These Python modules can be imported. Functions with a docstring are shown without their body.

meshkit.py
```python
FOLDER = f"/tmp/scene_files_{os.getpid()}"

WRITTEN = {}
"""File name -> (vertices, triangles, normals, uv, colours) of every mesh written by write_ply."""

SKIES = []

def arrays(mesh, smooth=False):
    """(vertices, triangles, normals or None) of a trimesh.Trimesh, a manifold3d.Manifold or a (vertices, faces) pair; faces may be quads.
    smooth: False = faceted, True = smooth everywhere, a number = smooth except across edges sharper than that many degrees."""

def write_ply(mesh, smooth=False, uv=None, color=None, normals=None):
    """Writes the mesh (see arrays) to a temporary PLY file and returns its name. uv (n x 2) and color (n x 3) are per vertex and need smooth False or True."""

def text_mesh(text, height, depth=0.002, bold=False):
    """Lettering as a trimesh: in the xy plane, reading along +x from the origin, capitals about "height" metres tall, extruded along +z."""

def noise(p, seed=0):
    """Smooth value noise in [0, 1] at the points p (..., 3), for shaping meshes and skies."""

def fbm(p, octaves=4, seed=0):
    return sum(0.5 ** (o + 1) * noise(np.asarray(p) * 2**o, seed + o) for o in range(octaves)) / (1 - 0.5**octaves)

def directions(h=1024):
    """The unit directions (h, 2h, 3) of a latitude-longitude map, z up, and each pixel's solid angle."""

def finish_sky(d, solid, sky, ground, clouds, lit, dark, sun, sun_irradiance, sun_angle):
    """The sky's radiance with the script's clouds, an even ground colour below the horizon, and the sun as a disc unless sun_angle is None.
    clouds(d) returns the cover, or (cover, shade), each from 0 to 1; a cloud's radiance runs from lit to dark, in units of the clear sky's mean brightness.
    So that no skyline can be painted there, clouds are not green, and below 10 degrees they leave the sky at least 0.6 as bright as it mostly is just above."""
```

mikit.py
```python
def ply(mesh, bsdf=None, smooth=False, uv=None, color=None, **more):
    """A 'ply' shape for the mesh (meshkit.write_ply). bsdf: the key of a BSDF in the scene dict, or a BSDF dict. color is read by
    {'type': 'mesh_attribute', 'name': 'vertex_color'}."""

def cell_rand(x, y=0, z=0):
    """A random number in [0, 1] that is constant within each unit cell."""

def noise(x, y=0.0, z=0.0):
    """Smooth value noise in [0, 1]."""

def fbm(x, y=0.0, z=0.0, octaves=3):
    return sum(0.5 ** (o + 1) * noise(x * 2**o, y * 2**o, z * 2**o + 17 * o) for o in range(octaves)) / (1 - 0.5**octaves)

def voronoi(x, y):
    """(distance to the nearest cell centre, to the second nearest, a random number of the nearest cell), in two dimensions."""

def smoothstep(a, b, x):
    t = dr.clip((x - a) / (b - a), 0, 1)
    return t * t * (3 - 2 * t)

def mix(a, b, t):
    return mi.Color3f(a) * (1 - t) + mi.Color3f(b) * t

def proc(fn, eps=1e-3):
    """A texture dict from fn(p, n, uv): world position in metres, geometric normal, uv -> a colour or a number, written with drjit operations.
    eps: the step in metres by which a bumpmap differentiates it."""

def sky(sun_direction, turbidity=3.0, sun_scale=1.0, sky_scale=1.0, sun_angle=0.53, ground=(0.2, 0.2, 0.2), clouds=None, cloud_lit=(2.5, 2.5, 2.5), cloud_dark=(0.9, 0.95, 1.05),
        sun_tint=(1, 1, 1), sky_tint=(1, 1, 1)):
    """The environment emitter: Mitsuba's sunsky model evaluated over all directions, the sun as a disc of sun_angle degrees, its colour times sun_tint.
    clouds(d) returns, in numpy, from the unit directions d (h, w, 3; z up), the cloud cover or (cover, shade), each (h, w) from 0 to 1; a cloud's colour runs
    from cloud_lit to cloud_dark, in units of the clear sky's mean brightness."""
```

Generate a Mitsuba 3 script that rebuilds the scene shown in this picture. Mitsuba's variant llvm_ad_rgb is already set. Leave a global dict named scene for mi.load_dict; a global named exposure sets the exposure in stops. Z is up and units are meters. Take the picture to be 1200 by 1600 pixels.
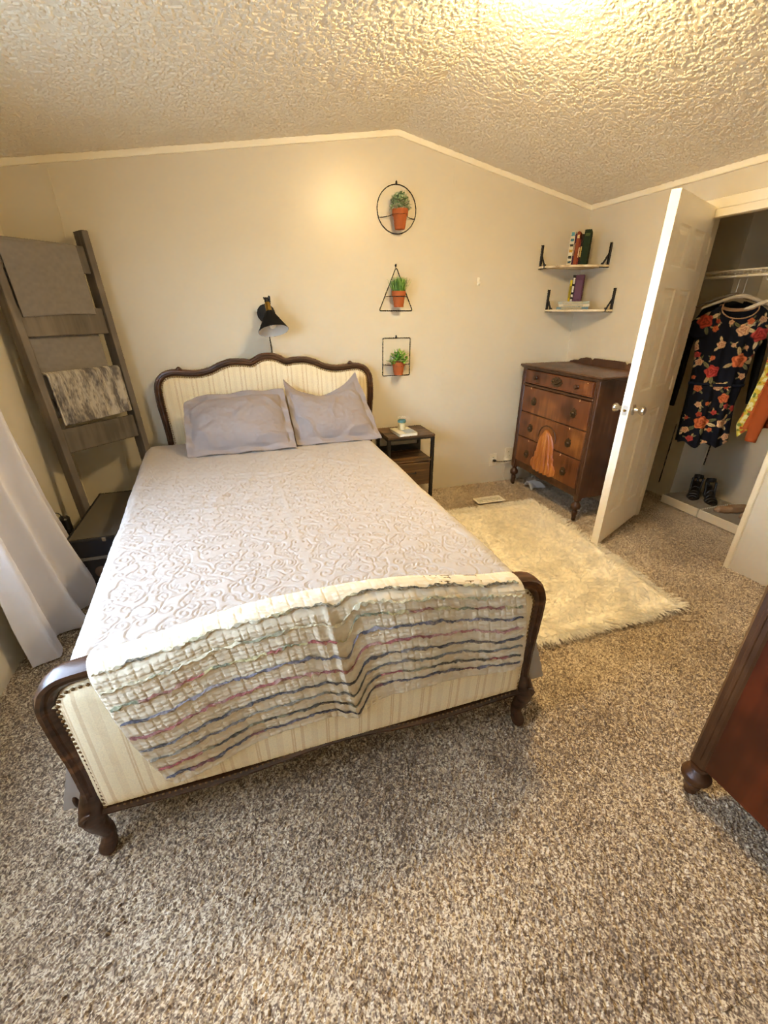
import math, random
import numpy as np, trimesh, drjit as dr, mitsuba as mi, mikit, meshkit
from mikit import ply, proc, noise, fbm, voronoi, cell_rand, smoothstep, mix
from scipy.spatial import cKDTree
from shapely.geometry import Polygon
import manifold3d as m3
T4 = mi.ScalarTransform4f
random.seed(4); RNG = np.random.default_rng(4)
scene, labels = {}, {}
# ------------------------------------------------------------------ camera, light, exposure
exposure = 1.9
CAM = np.array([0, 0, 1.47]); FWD = np.array([0.2787641, 0.86185883, -0.42366253]); UP = np.array([0.13236112, 0.40245996, 0.90581814])
scene['camera'] = {'type': 'perspective', 'fov_axis': 'x', 'fov': 2 * math.degrees(math.atan(600 / 671.93)), 'near_clip': 0.02, 'far_clip': 200,
                   'to_world': T4().look_at(CAM.tolist(), (CAM + FWD).tolist(), UP.tolist())}
SKY_GAIN = 45.0
scene['sky'] = mikit.sky([0.75, 0.35, 0.6], turbidity=3.5, sun_scale=0.0, sky_scale=SKY_GAIN, ground=(0.35, 0.37, 0.38),
                         clouds=lambda d: (np.full(d.shape[:2], 0.7), np.full(d.shape[:2], 0.2)), cloud_lit=(1.25, 1.5, 1.85), cloud_dark=(0.8, 0.95, 1.2), sky_tint=(.85, 1.0, 1.1))
LAMP = (1.0, 0.74, 0.38); LAMP_POWER = 78.0
LAMP_AT = (1.13, 1.68, 2.45)
# ------------------------------------------------------------------ helpers
def lin(c):
    if isinstance(c, str): c = [int(c[i:i + 2], 16) for i in (0, 2, 4)]
    c = np.asarray(c, float) / 255
    return np.where(c <= 0.04045, c / 12.92, ((c + 0.055) / 1.055) ** 2.4)
def L3(c): return mi.Color3f(*map(float, lin(c)))
def bsdf(name, color, rough=0.6, spec=0.5, metal=0.0, bump=None, **kw):
    if isinstance(color, str): color = {'type': 'rgb', 'value': lin(color).tolist()}
    d = {'type': 'principled', 'base_color': color, 'roughness': rough, 'specular': spec, 'metallic': metal, **kw}
    if bump: d = {'type': 'bumpmap', 'arbitrary': bump[0], 'scale': bump[1], 'bsdf': d}
    scene[name] = {'type': 'twosided', 'bsdf': d}
VC = {'type': 'mesh_attribute', 'name': 'vertex_color'}
bsdf('vc_matte', VC, 0.85, 0.2); bsdf('vc_satin', VC, 0.4, 0.5); bsdf('vc_cloth', VC, 0.95, 0.1, sheen=0.3); bsdf('vc_metal', VC, 0.3, 0.5, 1.0)
def add(key, mesh, mat, smooth=35, label=None, cat=None, group=None, kind=None, color=None):
    n = key; k = 0
    while n in scene: k += 1; n = f'{key}_{k:03d}'
    if isinstance(mesh, dict): scene[n] = mesh
    else:
        if color is not None:
            if isinstance(mesh, tuple): mesh = trimesh.Trimesh(mesh[0], mesh[1], process=False)
            if smooth not in (True, False) and np.ndim(color) == 1 or isinstance(color, str): 
                if smooth not in (True, False): mesh = trimesh.graph.smooth_shade(trimesh.Trimesh(mesh.vertices, mesh.faces), angle=np.radians(smooth), facet_minarea=None)
                smooth = True
            c = lin(color) if isinstance(color, str) else np.asarray(color)
            c = c * (1 if key.startswith('shag') else .72)
            if c.ndim == 1: c = np.tile(c, (len(mesh.vertices), 1))
            scene[n] = ply(mesh, mat, smooth=smooth, color=c)
        else: scene[n] = ply(mesh, mat, smooth=smooth)
    d = {a: b for a, b in (('label', label), ('category', cat), ('group', group), ('kind', kind)) if b}
    if d: labels[n] = d
    return n
def thing(key, label, cat, group=None):
    n = key; k = 0
    while n in labels or n in scene: k += 1; n = f'{key}_{k:03d}'
    labels[n] = {'label': label, 'category': cat}
    if group: labels[n]['group'] = group
    return n
cat_ = trimesh.util.concatenate
def box(c, s, bev=0.0, R=None):
    h = np.asarray(s, float) / 2
    if bev > 0:
        pts = []
        for sx in (-1, 1):
            for sy in (-1, 1):
                for sz in (-1, 1):
                    q = np.array([sx, sy, sz]) * h
                    for ax in range(3):
                        p = q - np.array([sx, sy, sz]) * min(bev, h.min() * .9); p[ax] = q[ax]; pts.append(p)
        m = trimesh.convex.convex_hull(np.array(pts))
    else: m = trimesh.creation.box(extents=2 * h)
    v = np.array(m.vertices)
    if R is not None: v = v @ np.asarray(R).T
    return trimesh.Trimesh(v + np.asarray(c, float), m.faces, process=False)
def box2(a, b, bev=0.0):
    a, b = np.asarray(a, float), np.asarray(b, float)
    return box((a + b) / 2, np.abs(b - a), bev)
def frames(p, closed=False):
    t = np.gradient(p, axis=0) if not closed else np.roll(p, -1, 0) - np.roll(p, 1, 0)
    t /= np.linalg.norm(t, axis=1, keepdims=True) + 1e-12
    a = np.cross(t[0], [0, 0, 1.0]) if abs(t[0][2]) < .9 else np.cross(t[0], [1.0, 0, 0])
    a /= np.linalg.norm(a); A = [a]
    for i in range(1, len(p)):
        a = A[-1] - t[i] * (A[-1] @ t[i]); a /= np.linalg.norm(a) + 1e-12; A.append(a)
    A = np.array(A); return t, A, np.cross(t, A)
def skin(rings, closed=False, caps=True):
    rings = np.asarray(rings); n, k = rings.shape[:2]
    v = rings.reshape(-1, 3); f = []
    m = n if closed else n - 1
    i, j = np.meshgrid(np.arange(m), np.arange(k), indexing='ij')
    a = i * k + j; b = i * k + (j + 1) % k; c = ((i + 1) % n) * k + (j + 1) % k; d = ((i + 1) % n) * k + j
    f = np.concatenate([np.stack([a, b, c], -1).reshape(-1, 3), np.stack([a, c, d], -1).reshape(-1, 3)])
    if caps and not closed:
        c0, c1 = len(v), len(v) + 1
        v = np.vstack([v, rings[0].mean(0), rings[-1].mean(0)])
        jj = np.arange(k); o = (n - 1) * k
        f = np.vstack([f, np.stack([np.full(k, c0), (jj + 1) % k, jj], -1), np.stack([np.full(k, c1), o + jj, o + (jj + 1) % k], -1)])
    return trimesh.Trimesh(v, f, process=False)
def tube(pts, r, k=8, closed=False, flat=1.0):
    p = np.asarray(pts, float); t, a, b = frames(p, closed)
    r = np.broadcast_to(r, (len(p),))[:, None, None]; th = np.arange(k) * 2 * np.pi / k
    return skin(p[:, None] + r * (np.cos(th)[None, :, None] * a[:, None] + flat * np.sin(th)[None, :, None] * b[:, None]), closed)
def lathe(prof, k=24, at=(0, 0, 0), axis=(0, 0, 1)):
    p = np.asarray(prof, float); th = np.arange(k) * 2 * np.pi / k
    R = np.stack([p[:, :1] * np.cos(th), p[:, :1] * np.sin(th), np.repeat(p[:, 1:], k, 1)], -1)
    m = skin(R)
    ax = np.asarray(axis, float) / np.linalg.norm(axis)
    M = trimesh.geometry.align_vectors([0, 0, 1], ax)[:3, :3]
    return trimesh.Trimesh(m.vertices @ M.T + np.asarray(at), m.faces, process=False)
def grid(nu, nv, fn, wrap=False):
    u, v = np.meshgrid(np.linspace(0, 1, nu), np.linspace(0, 1, nv), indexing='ij')
    P = fn(u, v).reshape(-1, 3)
    i, j = np.meshgrid(np.arange(nu - 1), np.arange(nv - 1), indexing='ij')
    a = i * nv + j; q = np.stack([a, a + nv, a + nv + 1, a + 1], -1).reshape(-1, 4)
    return trimesh.Trimesh(P, np.vstack([q[:, [0, 1, 2]], q[:, [0, 2, 3]]]), process=False), u.ravel(), v.ravel()
def thick(m, t, nu, nv):
    """closes an open grid sheet (nu x nv) into a slab of thickness t along its normals."""
    v, f, n = meshkit.arrays(m, True); N = len(v)
    idx = np.arange(N).reshape(nu, nv)
    rim = np.concatenate([idx[:-1, 0], idx[-1, :-1], idx[:0:-1, -1], idx[0, :0:-1]])
    r2 = np.roll(rim, -1)
    side = np.vstack([np.stack([r2, rim, rim + N], -1), np.stack([r2, rim + N, r2 + N], -1)])
    return trimesh.Trimesh(np.vstack([v, v - n * t]), np.vstack([f, f[:, ::-1] + N, side]), process=False)
def prism(poly, d, M=None, at=(0, 0, 0)):
    """polygon in (a, b), extruded d; M columns = world directions of a, b and the extrusion."""
    poly = Polygon(poly) if not hasattr(poly, 'geom_type') else poly
    m = trimesh.creation.extrude_polygon(poly.buffer(0), d, engine='earcut')
    v = np.array(m.vertices)
    if M is not None:
        M = np.asarray(M, float).T; v = v @ M.T
        if np.linalg.det(M) < 0: m.invert()
    return trimesh.Trimesh(v + np.asarray(at, float), m.faces, process=False)
def sm(p, n):
    """Catmull-Rom through points, n points."""
    p = np.asarray(p, float); t = np.concatenate([[0], np.cumsum(np.linalg.norm(np.diff(p, axis=0), axis=1))])
    from scipy.interpolate import PchipInterpolator
    return PchipInterpolator(t, p, axis=0)(np.linspace(0, t[-1], n))
def mnoise(p, s, seed=0): return meshkit.noise(np.asarray(p) * s, seed) - .5
# ------------------------------------------------------------------ materials
W, XR, XL, YF = 3.33, 2.776, -1.14, -0.55
RIDGE, ZR, ZS, ZL = 1.173, 2.522, 2.207, 2.188
bsdf('wall_paint', 'cabfa7', 0.36, 0.42)
bsdf('trim_paint', 'e6dcc2', 0.35, 0.5)
bsdf('door_paint', 'efe8d6', 0.35, 0.5)
bsdf('ceiling_paint', 'd9cdb2', 0.6, 0.3)
def carpet_c(p, n, uv):
    f = noise(p.x * 330, p.y * 330, 2.0); g = noise(p.x * 160 + 9, p.y * 160, 5.0); big = fbm(p.x * 3.5, p.y * 3.5, 0., 3)
    t = f * .6 + g * .4 + (big - .5) * .25
    c = mix(L3('5e5042'), L3('93816b'), smoothstep(0.24, 0.5, t))
    return mix(c, L3('c9b99f'), smoothstep(0.5, 0.76, t))
bsdf('carpet', proc(carpet_c), 0.95, 0.05)
def stripe_c(p, n, uv):
    x = p.x + .004 * noise(p.z * 4, p.x * 3)
    def line(per, off, w): 
        q = dr.abs((x / per + off) - dr.floor(x / per + off) - .5) * per
        return 1 - smoothstep(w, w + .0018, q)
    t = dr.maximum(line(.106, .1, .004) * .75, dr.maximum(line(.106, .33, .0015) * .9, dr.maximum(line(.106, .39, .0015) * .9, line(.106, .75, .009) * .3)))
    w = noise(p.x * 420, p.z * 420, p.y * 420)
    return mix(L3('decfac'), L3('b08f60'), t * .5) * (.9 + .14 * w)
bsdf('upholstery', proc(stripe_c), 0.85, 0.2, sheen=0.2)
def wood(name, dark, mid, light, rough, axis='z', sc=1.0, spec=.5, blot=.5, clear=0.0):
    d, m_, l = lin(dark), lin(mid), lin(light)
    def fn(p, n, uv):
        q = [p.x * 45 * sc, p.y * 45 * sc, p.z * 45 * sc]; k = 'xyz'.index(axis); q[k] = q[k] * .06
        g = fbm(q[0], q[1], q[2], 4); b = fbm(p.x * 5 + 3, p.y * 5, p.z * 5, 3)
        t = g * (1 - blot) + b * blot
        c = mix(mi.Color3f(*map(float, d)), mi.Color3f(*map(float, m_)), smoothstep(.28, .5, t))
        return mix(c, mi.Color3f(*map(float, l)), smoothstep(.5, .72, t))
    bsdf(name, proc(fn), rough, spec, clearcoat=clear, clearcoat_gloss=.8)
wood('bed_wood', '1c1008', '361f0f', '5a381c', .32, 'x', 1, blot=.5)
wood('dresser_front', '381a0a', '5a2e12', '7f4c20', .36, 'z', 1.0, blot=.72)
wood('dresser_side', '2a1608', '3d220e', '4f3017', .4, 'z', 1.0, blot=.65)
wood('ladder_wood', '4d473f', '5f574d', '746a5d', .75, 'z', 1.0, .25, blot=.6)
wood('rustic_wood', '24190f', '46311d', '6b4c2c', .5, 'x', 1.0, blot=.4)
wood('shelf_wood', '8a7352', 'c7b593', 'ddd0b4', .6, 'x', 1.0, .3, blot=.4)
wood('redwood_panel', '240c04', '391506', '521f09', .3, 'z', .7, blot=.7)
bsdf('black_metal', '0e0c0a', .45, .4); bsdf('brass', '9a7c3c', .28, .5, 1.0); bsdf('steel', 'c9c4bb', .22, .5, 1.0)
bsdf('white_plastic', 'e4ddca', .35); bsdf('white_wire', 'ddd4be', .35)
bsdf('terracotta', '9c5228', .75, .3); bsdf('nail_brass', '6b5230', .4, .5, .7)
scene['glass'] = {'type': 'thindielectric', 'int_ior': 1.5}
# ------------------------------------------------------------------ room shell
def struct(key, mesh, mat, smooth=False, **k): return add(key, mesh, mat, smooth, kind='structure', **k)
def floor_mesh():
    # near part with pile relief
    x = np.arange(XL, 2.80, 0.0072); y = np.arange(.15, W + .01, .0072)
    X, Y = np.meshgrid(x, y, indexing='ij')
    X = X + RNG.uniform(-.0022, .0022, X.shape); Y = Y + RNG.uniform(-.0022, .0022, Y.shape)
    P = np.stack([X, Y, 0 * X], -1)
    Z = .009 * (meshkit.noise(P * 130, 3) - .5) + RNG.uniform(-.0035, .0035, X.shape) + .006 * (meshkit.noise(P * 9, 5) - .5)
    Z -= .004
    P[..., 2] = Z
    nu, nv = X.shape; a = (np.arange(nu - 1)[:, None] * nv + np.arange(nv - 1)).ravel()
    q = np.stack([a, a + nv, a + nv + 1, a + 1], -1)
    m = trimesh.Trimesh(P.reshape(-1, 3), np.vstack([q[:, [0, 1, 2]], q[:, [0, 2, 3]]]), process=False)
    rest = [box2((XL - .1, YF - .1, -.1), (3.9, .16, -.006)), box2((2.79, .1, -.1), (3.9, 3.45, -.004)), box2((XL - .1, YF, -.1), (3.9, 3.45, -.03))]
    return cat_([m] + rest)
struct('floor', floor_mesh(), 'carpet')
def gable(y0, y1, pts): # pts in x, z
    return prism(pts, y1 - y0, [[1, 0, 0], [0, 0, 1], [0, 1, 0]], (0, y0, 0))
prof = [(XL, -.05), (XR + 1.1, -.05), (XR + 1.1, 2.3), (XR, ZS + .03), (RIDGE, ZR + .03), (XL, ZL + .03)]
struct('wall_back', gable(W, W + .1, prof), 'wall_paint')
struct('wall_front', gable(YF - .1, YF, prof), 'wall_paint')
for i, x in enumerate((-.845, .372, 1.59)):
    zt = ZL + (ZR - ZL) * (x - XL) / (RIDGE - XL) if x < RIDGE else ZR - (ZR - ZS) * (x - RIDGE) / (XR - RIDGE)
    add('wall_back__seam_strip', box2((x - .004, W - (.003 if i == 0 else .0007), 0), (x + .004, W + .001, zt - .03)), 'wall_paint', False)
# left wall with window opening
WY0, WY1, WZ0, WZ1 = 0.35, 1.80, 0.72, 1.98
lw = [box2((XL - .1, YF - .1, -.05), (XL, WY0, 2.25)), box2((XL - .1, WY1, -.05), (XL, W + .1, 2.25)), box2((XL - .1, WY0, -.05), (XL, WY1, WZ0)), box2((XL - .1, WY0, WZ1), (XL, WY1, 2.25))]
struct('wall_left', cat_(lw), 'wall_paint')
wn = 'window_1'; labels[wn] = {'kind': 'structure'}
ym = (WY0 + WY1) / 2
fr = [box2((XL - .08, WY0, WZ0), (XL - .02, WY0 + .05, WZ1)), box2((XL - .08, WY1 - .05, WZ0), (XL - .02, WY1, WZ1)), box2((XL - .08, WY0, WZ0), (XL - .02, WY1, WZ0 + .05)), box2((XL - .08, WY0, WZ1 - .05), (XL - .02, WY1, WZ1)), box2((XL - .07, WY0, 1.33), (XL - .03, WY1, 1.37))]
add(wn + '__frame', cat_(fr), 'white_plastic', False)
for z0, z1 in ((WZ0 + .05, 1.33), (1.37, WZ1 - .05)):
    add(wn + '__pane', trimesh.Trimesh([[XL - .05, WY0 + .05, z0], [XL - .05, WY1 - .05, z0], [XL - .05, WY1 - .05, z1], [XL - .05, WY0 + .05, z1]], [[0, 1, 2], [0, 2, 3]], process=False), 'glass', False)
# right wall with closet doorway
DY0, DY1, DZ = 1.535, 2.335, 2.02
rw = [box2((XR, YF - .1, -.05), (XR + .1, DY0, 2.3)), box2((XR, DY1, -.05), (XR + .1, W + .05, 2.3)), box2((XR, DY0, DZ), (XR + .1, DY1, 2.3))]
struct('wall_right', cat_(rw), 'wall_paint')
# ceiling: two sloping slabs
def slab(x0, z0, x1, z1): return prism([(x0, z0), (x1, z1), (x1, z1 + .08), (x0, z0 + .08)], W - YF + .3, [[1, 0, 0], [0, 0, 1], [0, 1, 0]], (0, YF - .15, 0))
sl = (ZR - ZL) / (RIDGE - XL); sr = (ZS - ZR) / (XR - RIDGE)
def ceiling_mesh():
    x = np.arange(XL - .01, XR + .012, .0042); y = np.arange(1.42, W + .01, .0042)
    X, Y = np.meshgrid(x, y, indexing='ij'); P = np.stack([X, Y, 0 * X], -1)
    n = .60 * meshkit.noise(P * 98, 3) + .25 * meshkit.noise(P * 190, 4) + .15 * meshkit.noise(P * 40, 6)
    t = np.clip((n - .40) / .20, 0, 1); h = .0045 * t * t * (3 - 2 * t)
    P[..., 2] = np.where(X < RIDGE, ZR + sl * (X - RIDGE), ZR + sr * (X - RIDGE)) + .001 - h
    nu, nv = X.shape; i = (np.arange(nu - 1)[:, None] * nv + np.arange(nv - 1)).ravel(); q = np.stack([i, i + 1, i + nv + 1, i + nv], -1)
    m = trimesh.Trimesh(P.reshape(-1, 3), np.vstack([q[:, [0, 1, 2]], q[:, [0, 2, 3]]]), process=False)
    up = .003
    return cat_([m, slab(XL - .1, ZL - .1 * sl + up, RIDGE, ZR + up), slab(RIDGE, ZR + up, XR + .1, ZS + .1 * sr + up)])
struct('ceiling', ceiling_mesh(), 'ceiling_paint')
# crown trims
def strip(x0, z0, x1, z1, y, h=.034, t=.012): return prism([(x0, z0), (x1, z1), (x1, z1 - h), (x0, z0 - h)], t, [[1, 0, 0], [0, 0, 1], [0, 1, 0]], (0, y - t, 0))
struct('trim_1', strip(XL, ZL, RIDGE, ZR, W), 'trim_paint')
struct('trim_2', strip(RIDGE, ZR, XR, ZS, W), 'trim_paint')
struct('trim_3', box2((XR - .012, YF, ZS - .034), (XR, W, ZS + .005), .003), 'trim_paint')
struct('trim_4', box2((XL, YF, ZL - .034), (XL + .012, W, ZL + .003), .003), 'trim_paint')
# doorway casing
struct('trim_5', cat_([box2((XR - .008, DY0 - .01, DZ - .02), (XR + .11, DY1 + .01, DZ + .035), .003), box2((XR - .004, DY0 + .01, DZ - .06), (XR + .05, DY1, DZ - .015), .003)]), 'trim_paint')
struct('trim_6', box2((XR - .012, DY0 - .012, -.02), (XR + .112, DY0 + .02, DZ), .004), 'trim_paint')
struct('trim_7', box2((XR - .004, DY1 - .015, -.02), (XR + .112, DY1 + .02, DZ), .004), 'trim_paint')
# closet shell
CX = 3.66
struct('wall_closet_back', box2((CX, .9, -.05), (CX + .1, 2.9, 2.3)), 'wall_paint')
struct('wall_closet_far', box2((XR + .09, 2.72, -.05), (CX + .1, 2.82, 2.3)), 'wall_paint')
struct('wall_closet_return', box2((3.385, 2.49, -.05), (CX, 2.73, 2.3)), 'wall_paint')
struct('wall_closet_near', box2((XR + .09, .8, -.05), (CX + .1, .9, 2.3)), 'wall_paint')
struct('ceiling_closet', box2((XR + .05, .8, 2.22), (CX + .1, 2.85, 2.3)), 'wall_paint')
# ceiling lamp (a dome just out of the frame, at the ridge)
lx, ly, lz = LAMP_AT
lampk = thing('ceiling_light', 'round frosted dome ceiling light at the ridge of the textured ceiling', 'ceiling light')
add(lampk + '__base', lathe([(0, 2.53), (.05, 2.53), (.06, lz + .04), (.05, lz + .028), (0, lz + .028)], 32, (lx, ly, 0)), 'brass', 35)
dome = lathe([(0, lz - .065), (.06, lz - .058), (.10, lz - .038), (.12, lz - .015), (.12, lz + .012), (.10, lz + .024), (0, lz + .026)], 32, (lx, ly, 0))
scene[lampk + '__shade'] = ply(dome, 'white_plastic', smooth=35, emitter={'type': 'area', 'radiance': {'type': 'rgb', 'value': [c * LAMP_POWER for c in LAMP]}})
# ------------------------------------------------------------------ closet door (open), six raised panels
def door():
    B = np.array([2.178, 1.996]); Hh = np.array([2.80, 2.285]); dr_ = (Hh - B); w = np.linalg.norm(dr_); dr_ /= w
    t = .046; nrm = np.array([-dr_[1], dr_[0]])        # away from the camera side
    M = [[dr_[0], dr_[1], 0], [0, 0, 1], [nrm[0], nrm[1], 0]]
    z0, z1 = .022, 2.012; h = z1 - z0
    cols = [(.105, w / 2 - .045), (w / 2 + .045, w - .105)]
    rows = [(.20, .86), (1.00, 1.56), (1.66, 1.86)]
    slab_ = m3.Manifold.cube((w, h, t))
    pans = []
    for (a0, a1) in cols:
        for (b0, b1) in rows:
            for side in (0, 1):
                zs = t - .007 if side else -.001; s_ = .008
                lo = m3.Manifold.cube((a1 - a0 - .02, b1 - b0 - .02, s_)).translate((a0 + .01, b0 + .01, t - .007 if side else 0.007 - s_))
                outer = [(a0, b0), (a1, b0), (a1, b1), (a0, b1)]; e = .011
                inner = [(a0 + e, b0 + e), (a1 - e, b0 + e), (a1 - e, b1 - e), (a0 + e, b1 - e)]
                zo, zi = (t + .001, t - .008) if side else (-.001, .008)
                slab_ -= m3.Manifold.hull_points(np.array([(*q, zo) for q in outer] + [(*q, zi) for q in inner], float))
                g = .026; f = .05
                base = [(a0 + g, b0 + g), (a1 - g, b0 + g), (a1 - g, b1 - g), (a0 + g, b1 - g)]
                top = [(a0 + f, b0 + f), (a1 - f, b0 + f), (a1 - f, b1 - f), (a0 + f, b1 - f)]
                zb, zt = (t - .0085, t - .001) if side else (.0085, .001)
                pans.append(trimesh.convex.convex_hull(np.array([(*q, zb) for q in base] + [(*q, zt) for q in top])))
    Mm = np.array(M).T; at = np.array([B[0], B[1], z0])
    def put(m):
        v = np.array(m.vertices) @ Mm.T + at; f = np.array(m.faces)
        return trimesh.Trimesh(v, f[:, ::-1] if np.linalg.det(Mm) < 0 else f, process=False)
    mm = slab_.to_mesh()
    k = 'door_1'; labels[k] = {'kind': 'structure'}
    add(k + '__slab', put(trimesh.Trimesh(mm.vert_properties[:, :3], mm.tri_verts, process=False)), 'door_paint', False)
    for p in pans: add(k + '__panel', put(p), 'door_paint', False)
    kz = .905; ka = .062
    pk = [(0, 0), (.033, 0), (.033, .006), (.014, .012), (.011, .03), (.022, .042), (.027, .055), (.024, .066), (.012, .071), (0, .071)]
    for side in (-1, 1):
        c = at + Mm @ np.array([ka, kz, t if side > 0 else 0.0])
        n = [nrm[0] * side, nrm[1] * side, 0]
        add(k + '__knob', lathe(pk, 24, c, n), 'steel', 40)
    add(k + '__latch_plate', put(trimesh.Trimesh(box((-.0005, kz, t / 2), (.003, .057, .026)).vertices, trimesh.creation.box().faces)), 'steel', False)
    add(k + '__latch_bolt', put(trimesh.Trimesh(*(lambda b: (b.vertices, b.faces))(box((-.005, kz, t / 2), (.012, .014, .014), .003)))), 'brass', False)
    for hz in (.2, 1.0, 1.8):
        c = at + Mm @ np.array([w + .004, hz, -.004]); add(k + '__hinge', tube([c - [0, 0, .045], c + [0, 0, .045]], .006, 8), 'door_paint', 40)
door()
# ------------------------------------------------------------------ bed
BED = thing('bed', 'antique carved dark wood bed frame with cream striped upholstered headboard and footboard', 'bed')
def half_to_full(half, cx):
    h = np.array(half, float); r = h.copy(); l = h[::-1].copy(); l[:, 0] *= -1
    p = np.vstack([l, r[1:]]); p[:, 0] += cx; return p
# centre outwards: u, z
HB = half_to_full([(0, 1.188), (.05, 1.182), (.095, 1.160), (.125, 1.148), (.16, 1.155), (.24, 1.158), (.31, 1.142), (.40, 1.105), (.48, 1.092), (.56, 1.098), (.62, 1.103), (.67, 1.092), (.71, 1.062), (.732, 1.01), (.738, .92), (.730, .80), (.722, .66), (.72, .50), (.72, .18)], .208)
HB = sm(HB, 190)
FB = half_to_full([(0, .742), (.15, .738), (.30, .722), (.42, .700), (.52, .682), (.60, .674), (.655, .665), (.695, .635), (.712, .58), (.708, .48), (.700, .38), (.698, .28), (.704, .20)], .152)
FB = sm(FB, 170)
def moulded(path, y0, w, d, sgn=-1):
    """frame moulding swept along path (x, z): w wide in the plane, d deep in y; sgn: which side is the front."""
    p = np.asarray(path); t = np.gradient(p, axis=0); t /= np.linalg.norm(t, axis=1, keepdims=True)
    n = np.stack([-t[:, 1], t[:, 0]], -1)      # points outwards (up) for a path going left to right
    sec = [(.5, -.15), (.5, .25), (.34, .48), (.12, .52), (-.02, .40), (-.16, .42), (-.34, .34), (-.5, .2), (-.5, -.5), (.3, -.5), (.46, -.35)]
    rings = []
    for (px, pz), (nx, nz) in zip(p, n):
        rings.append([(px + nx * a * w, y0 + sgn * b * d, pz + nz * a * w) for a, b in sec])
    return skin(rings)
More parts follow.
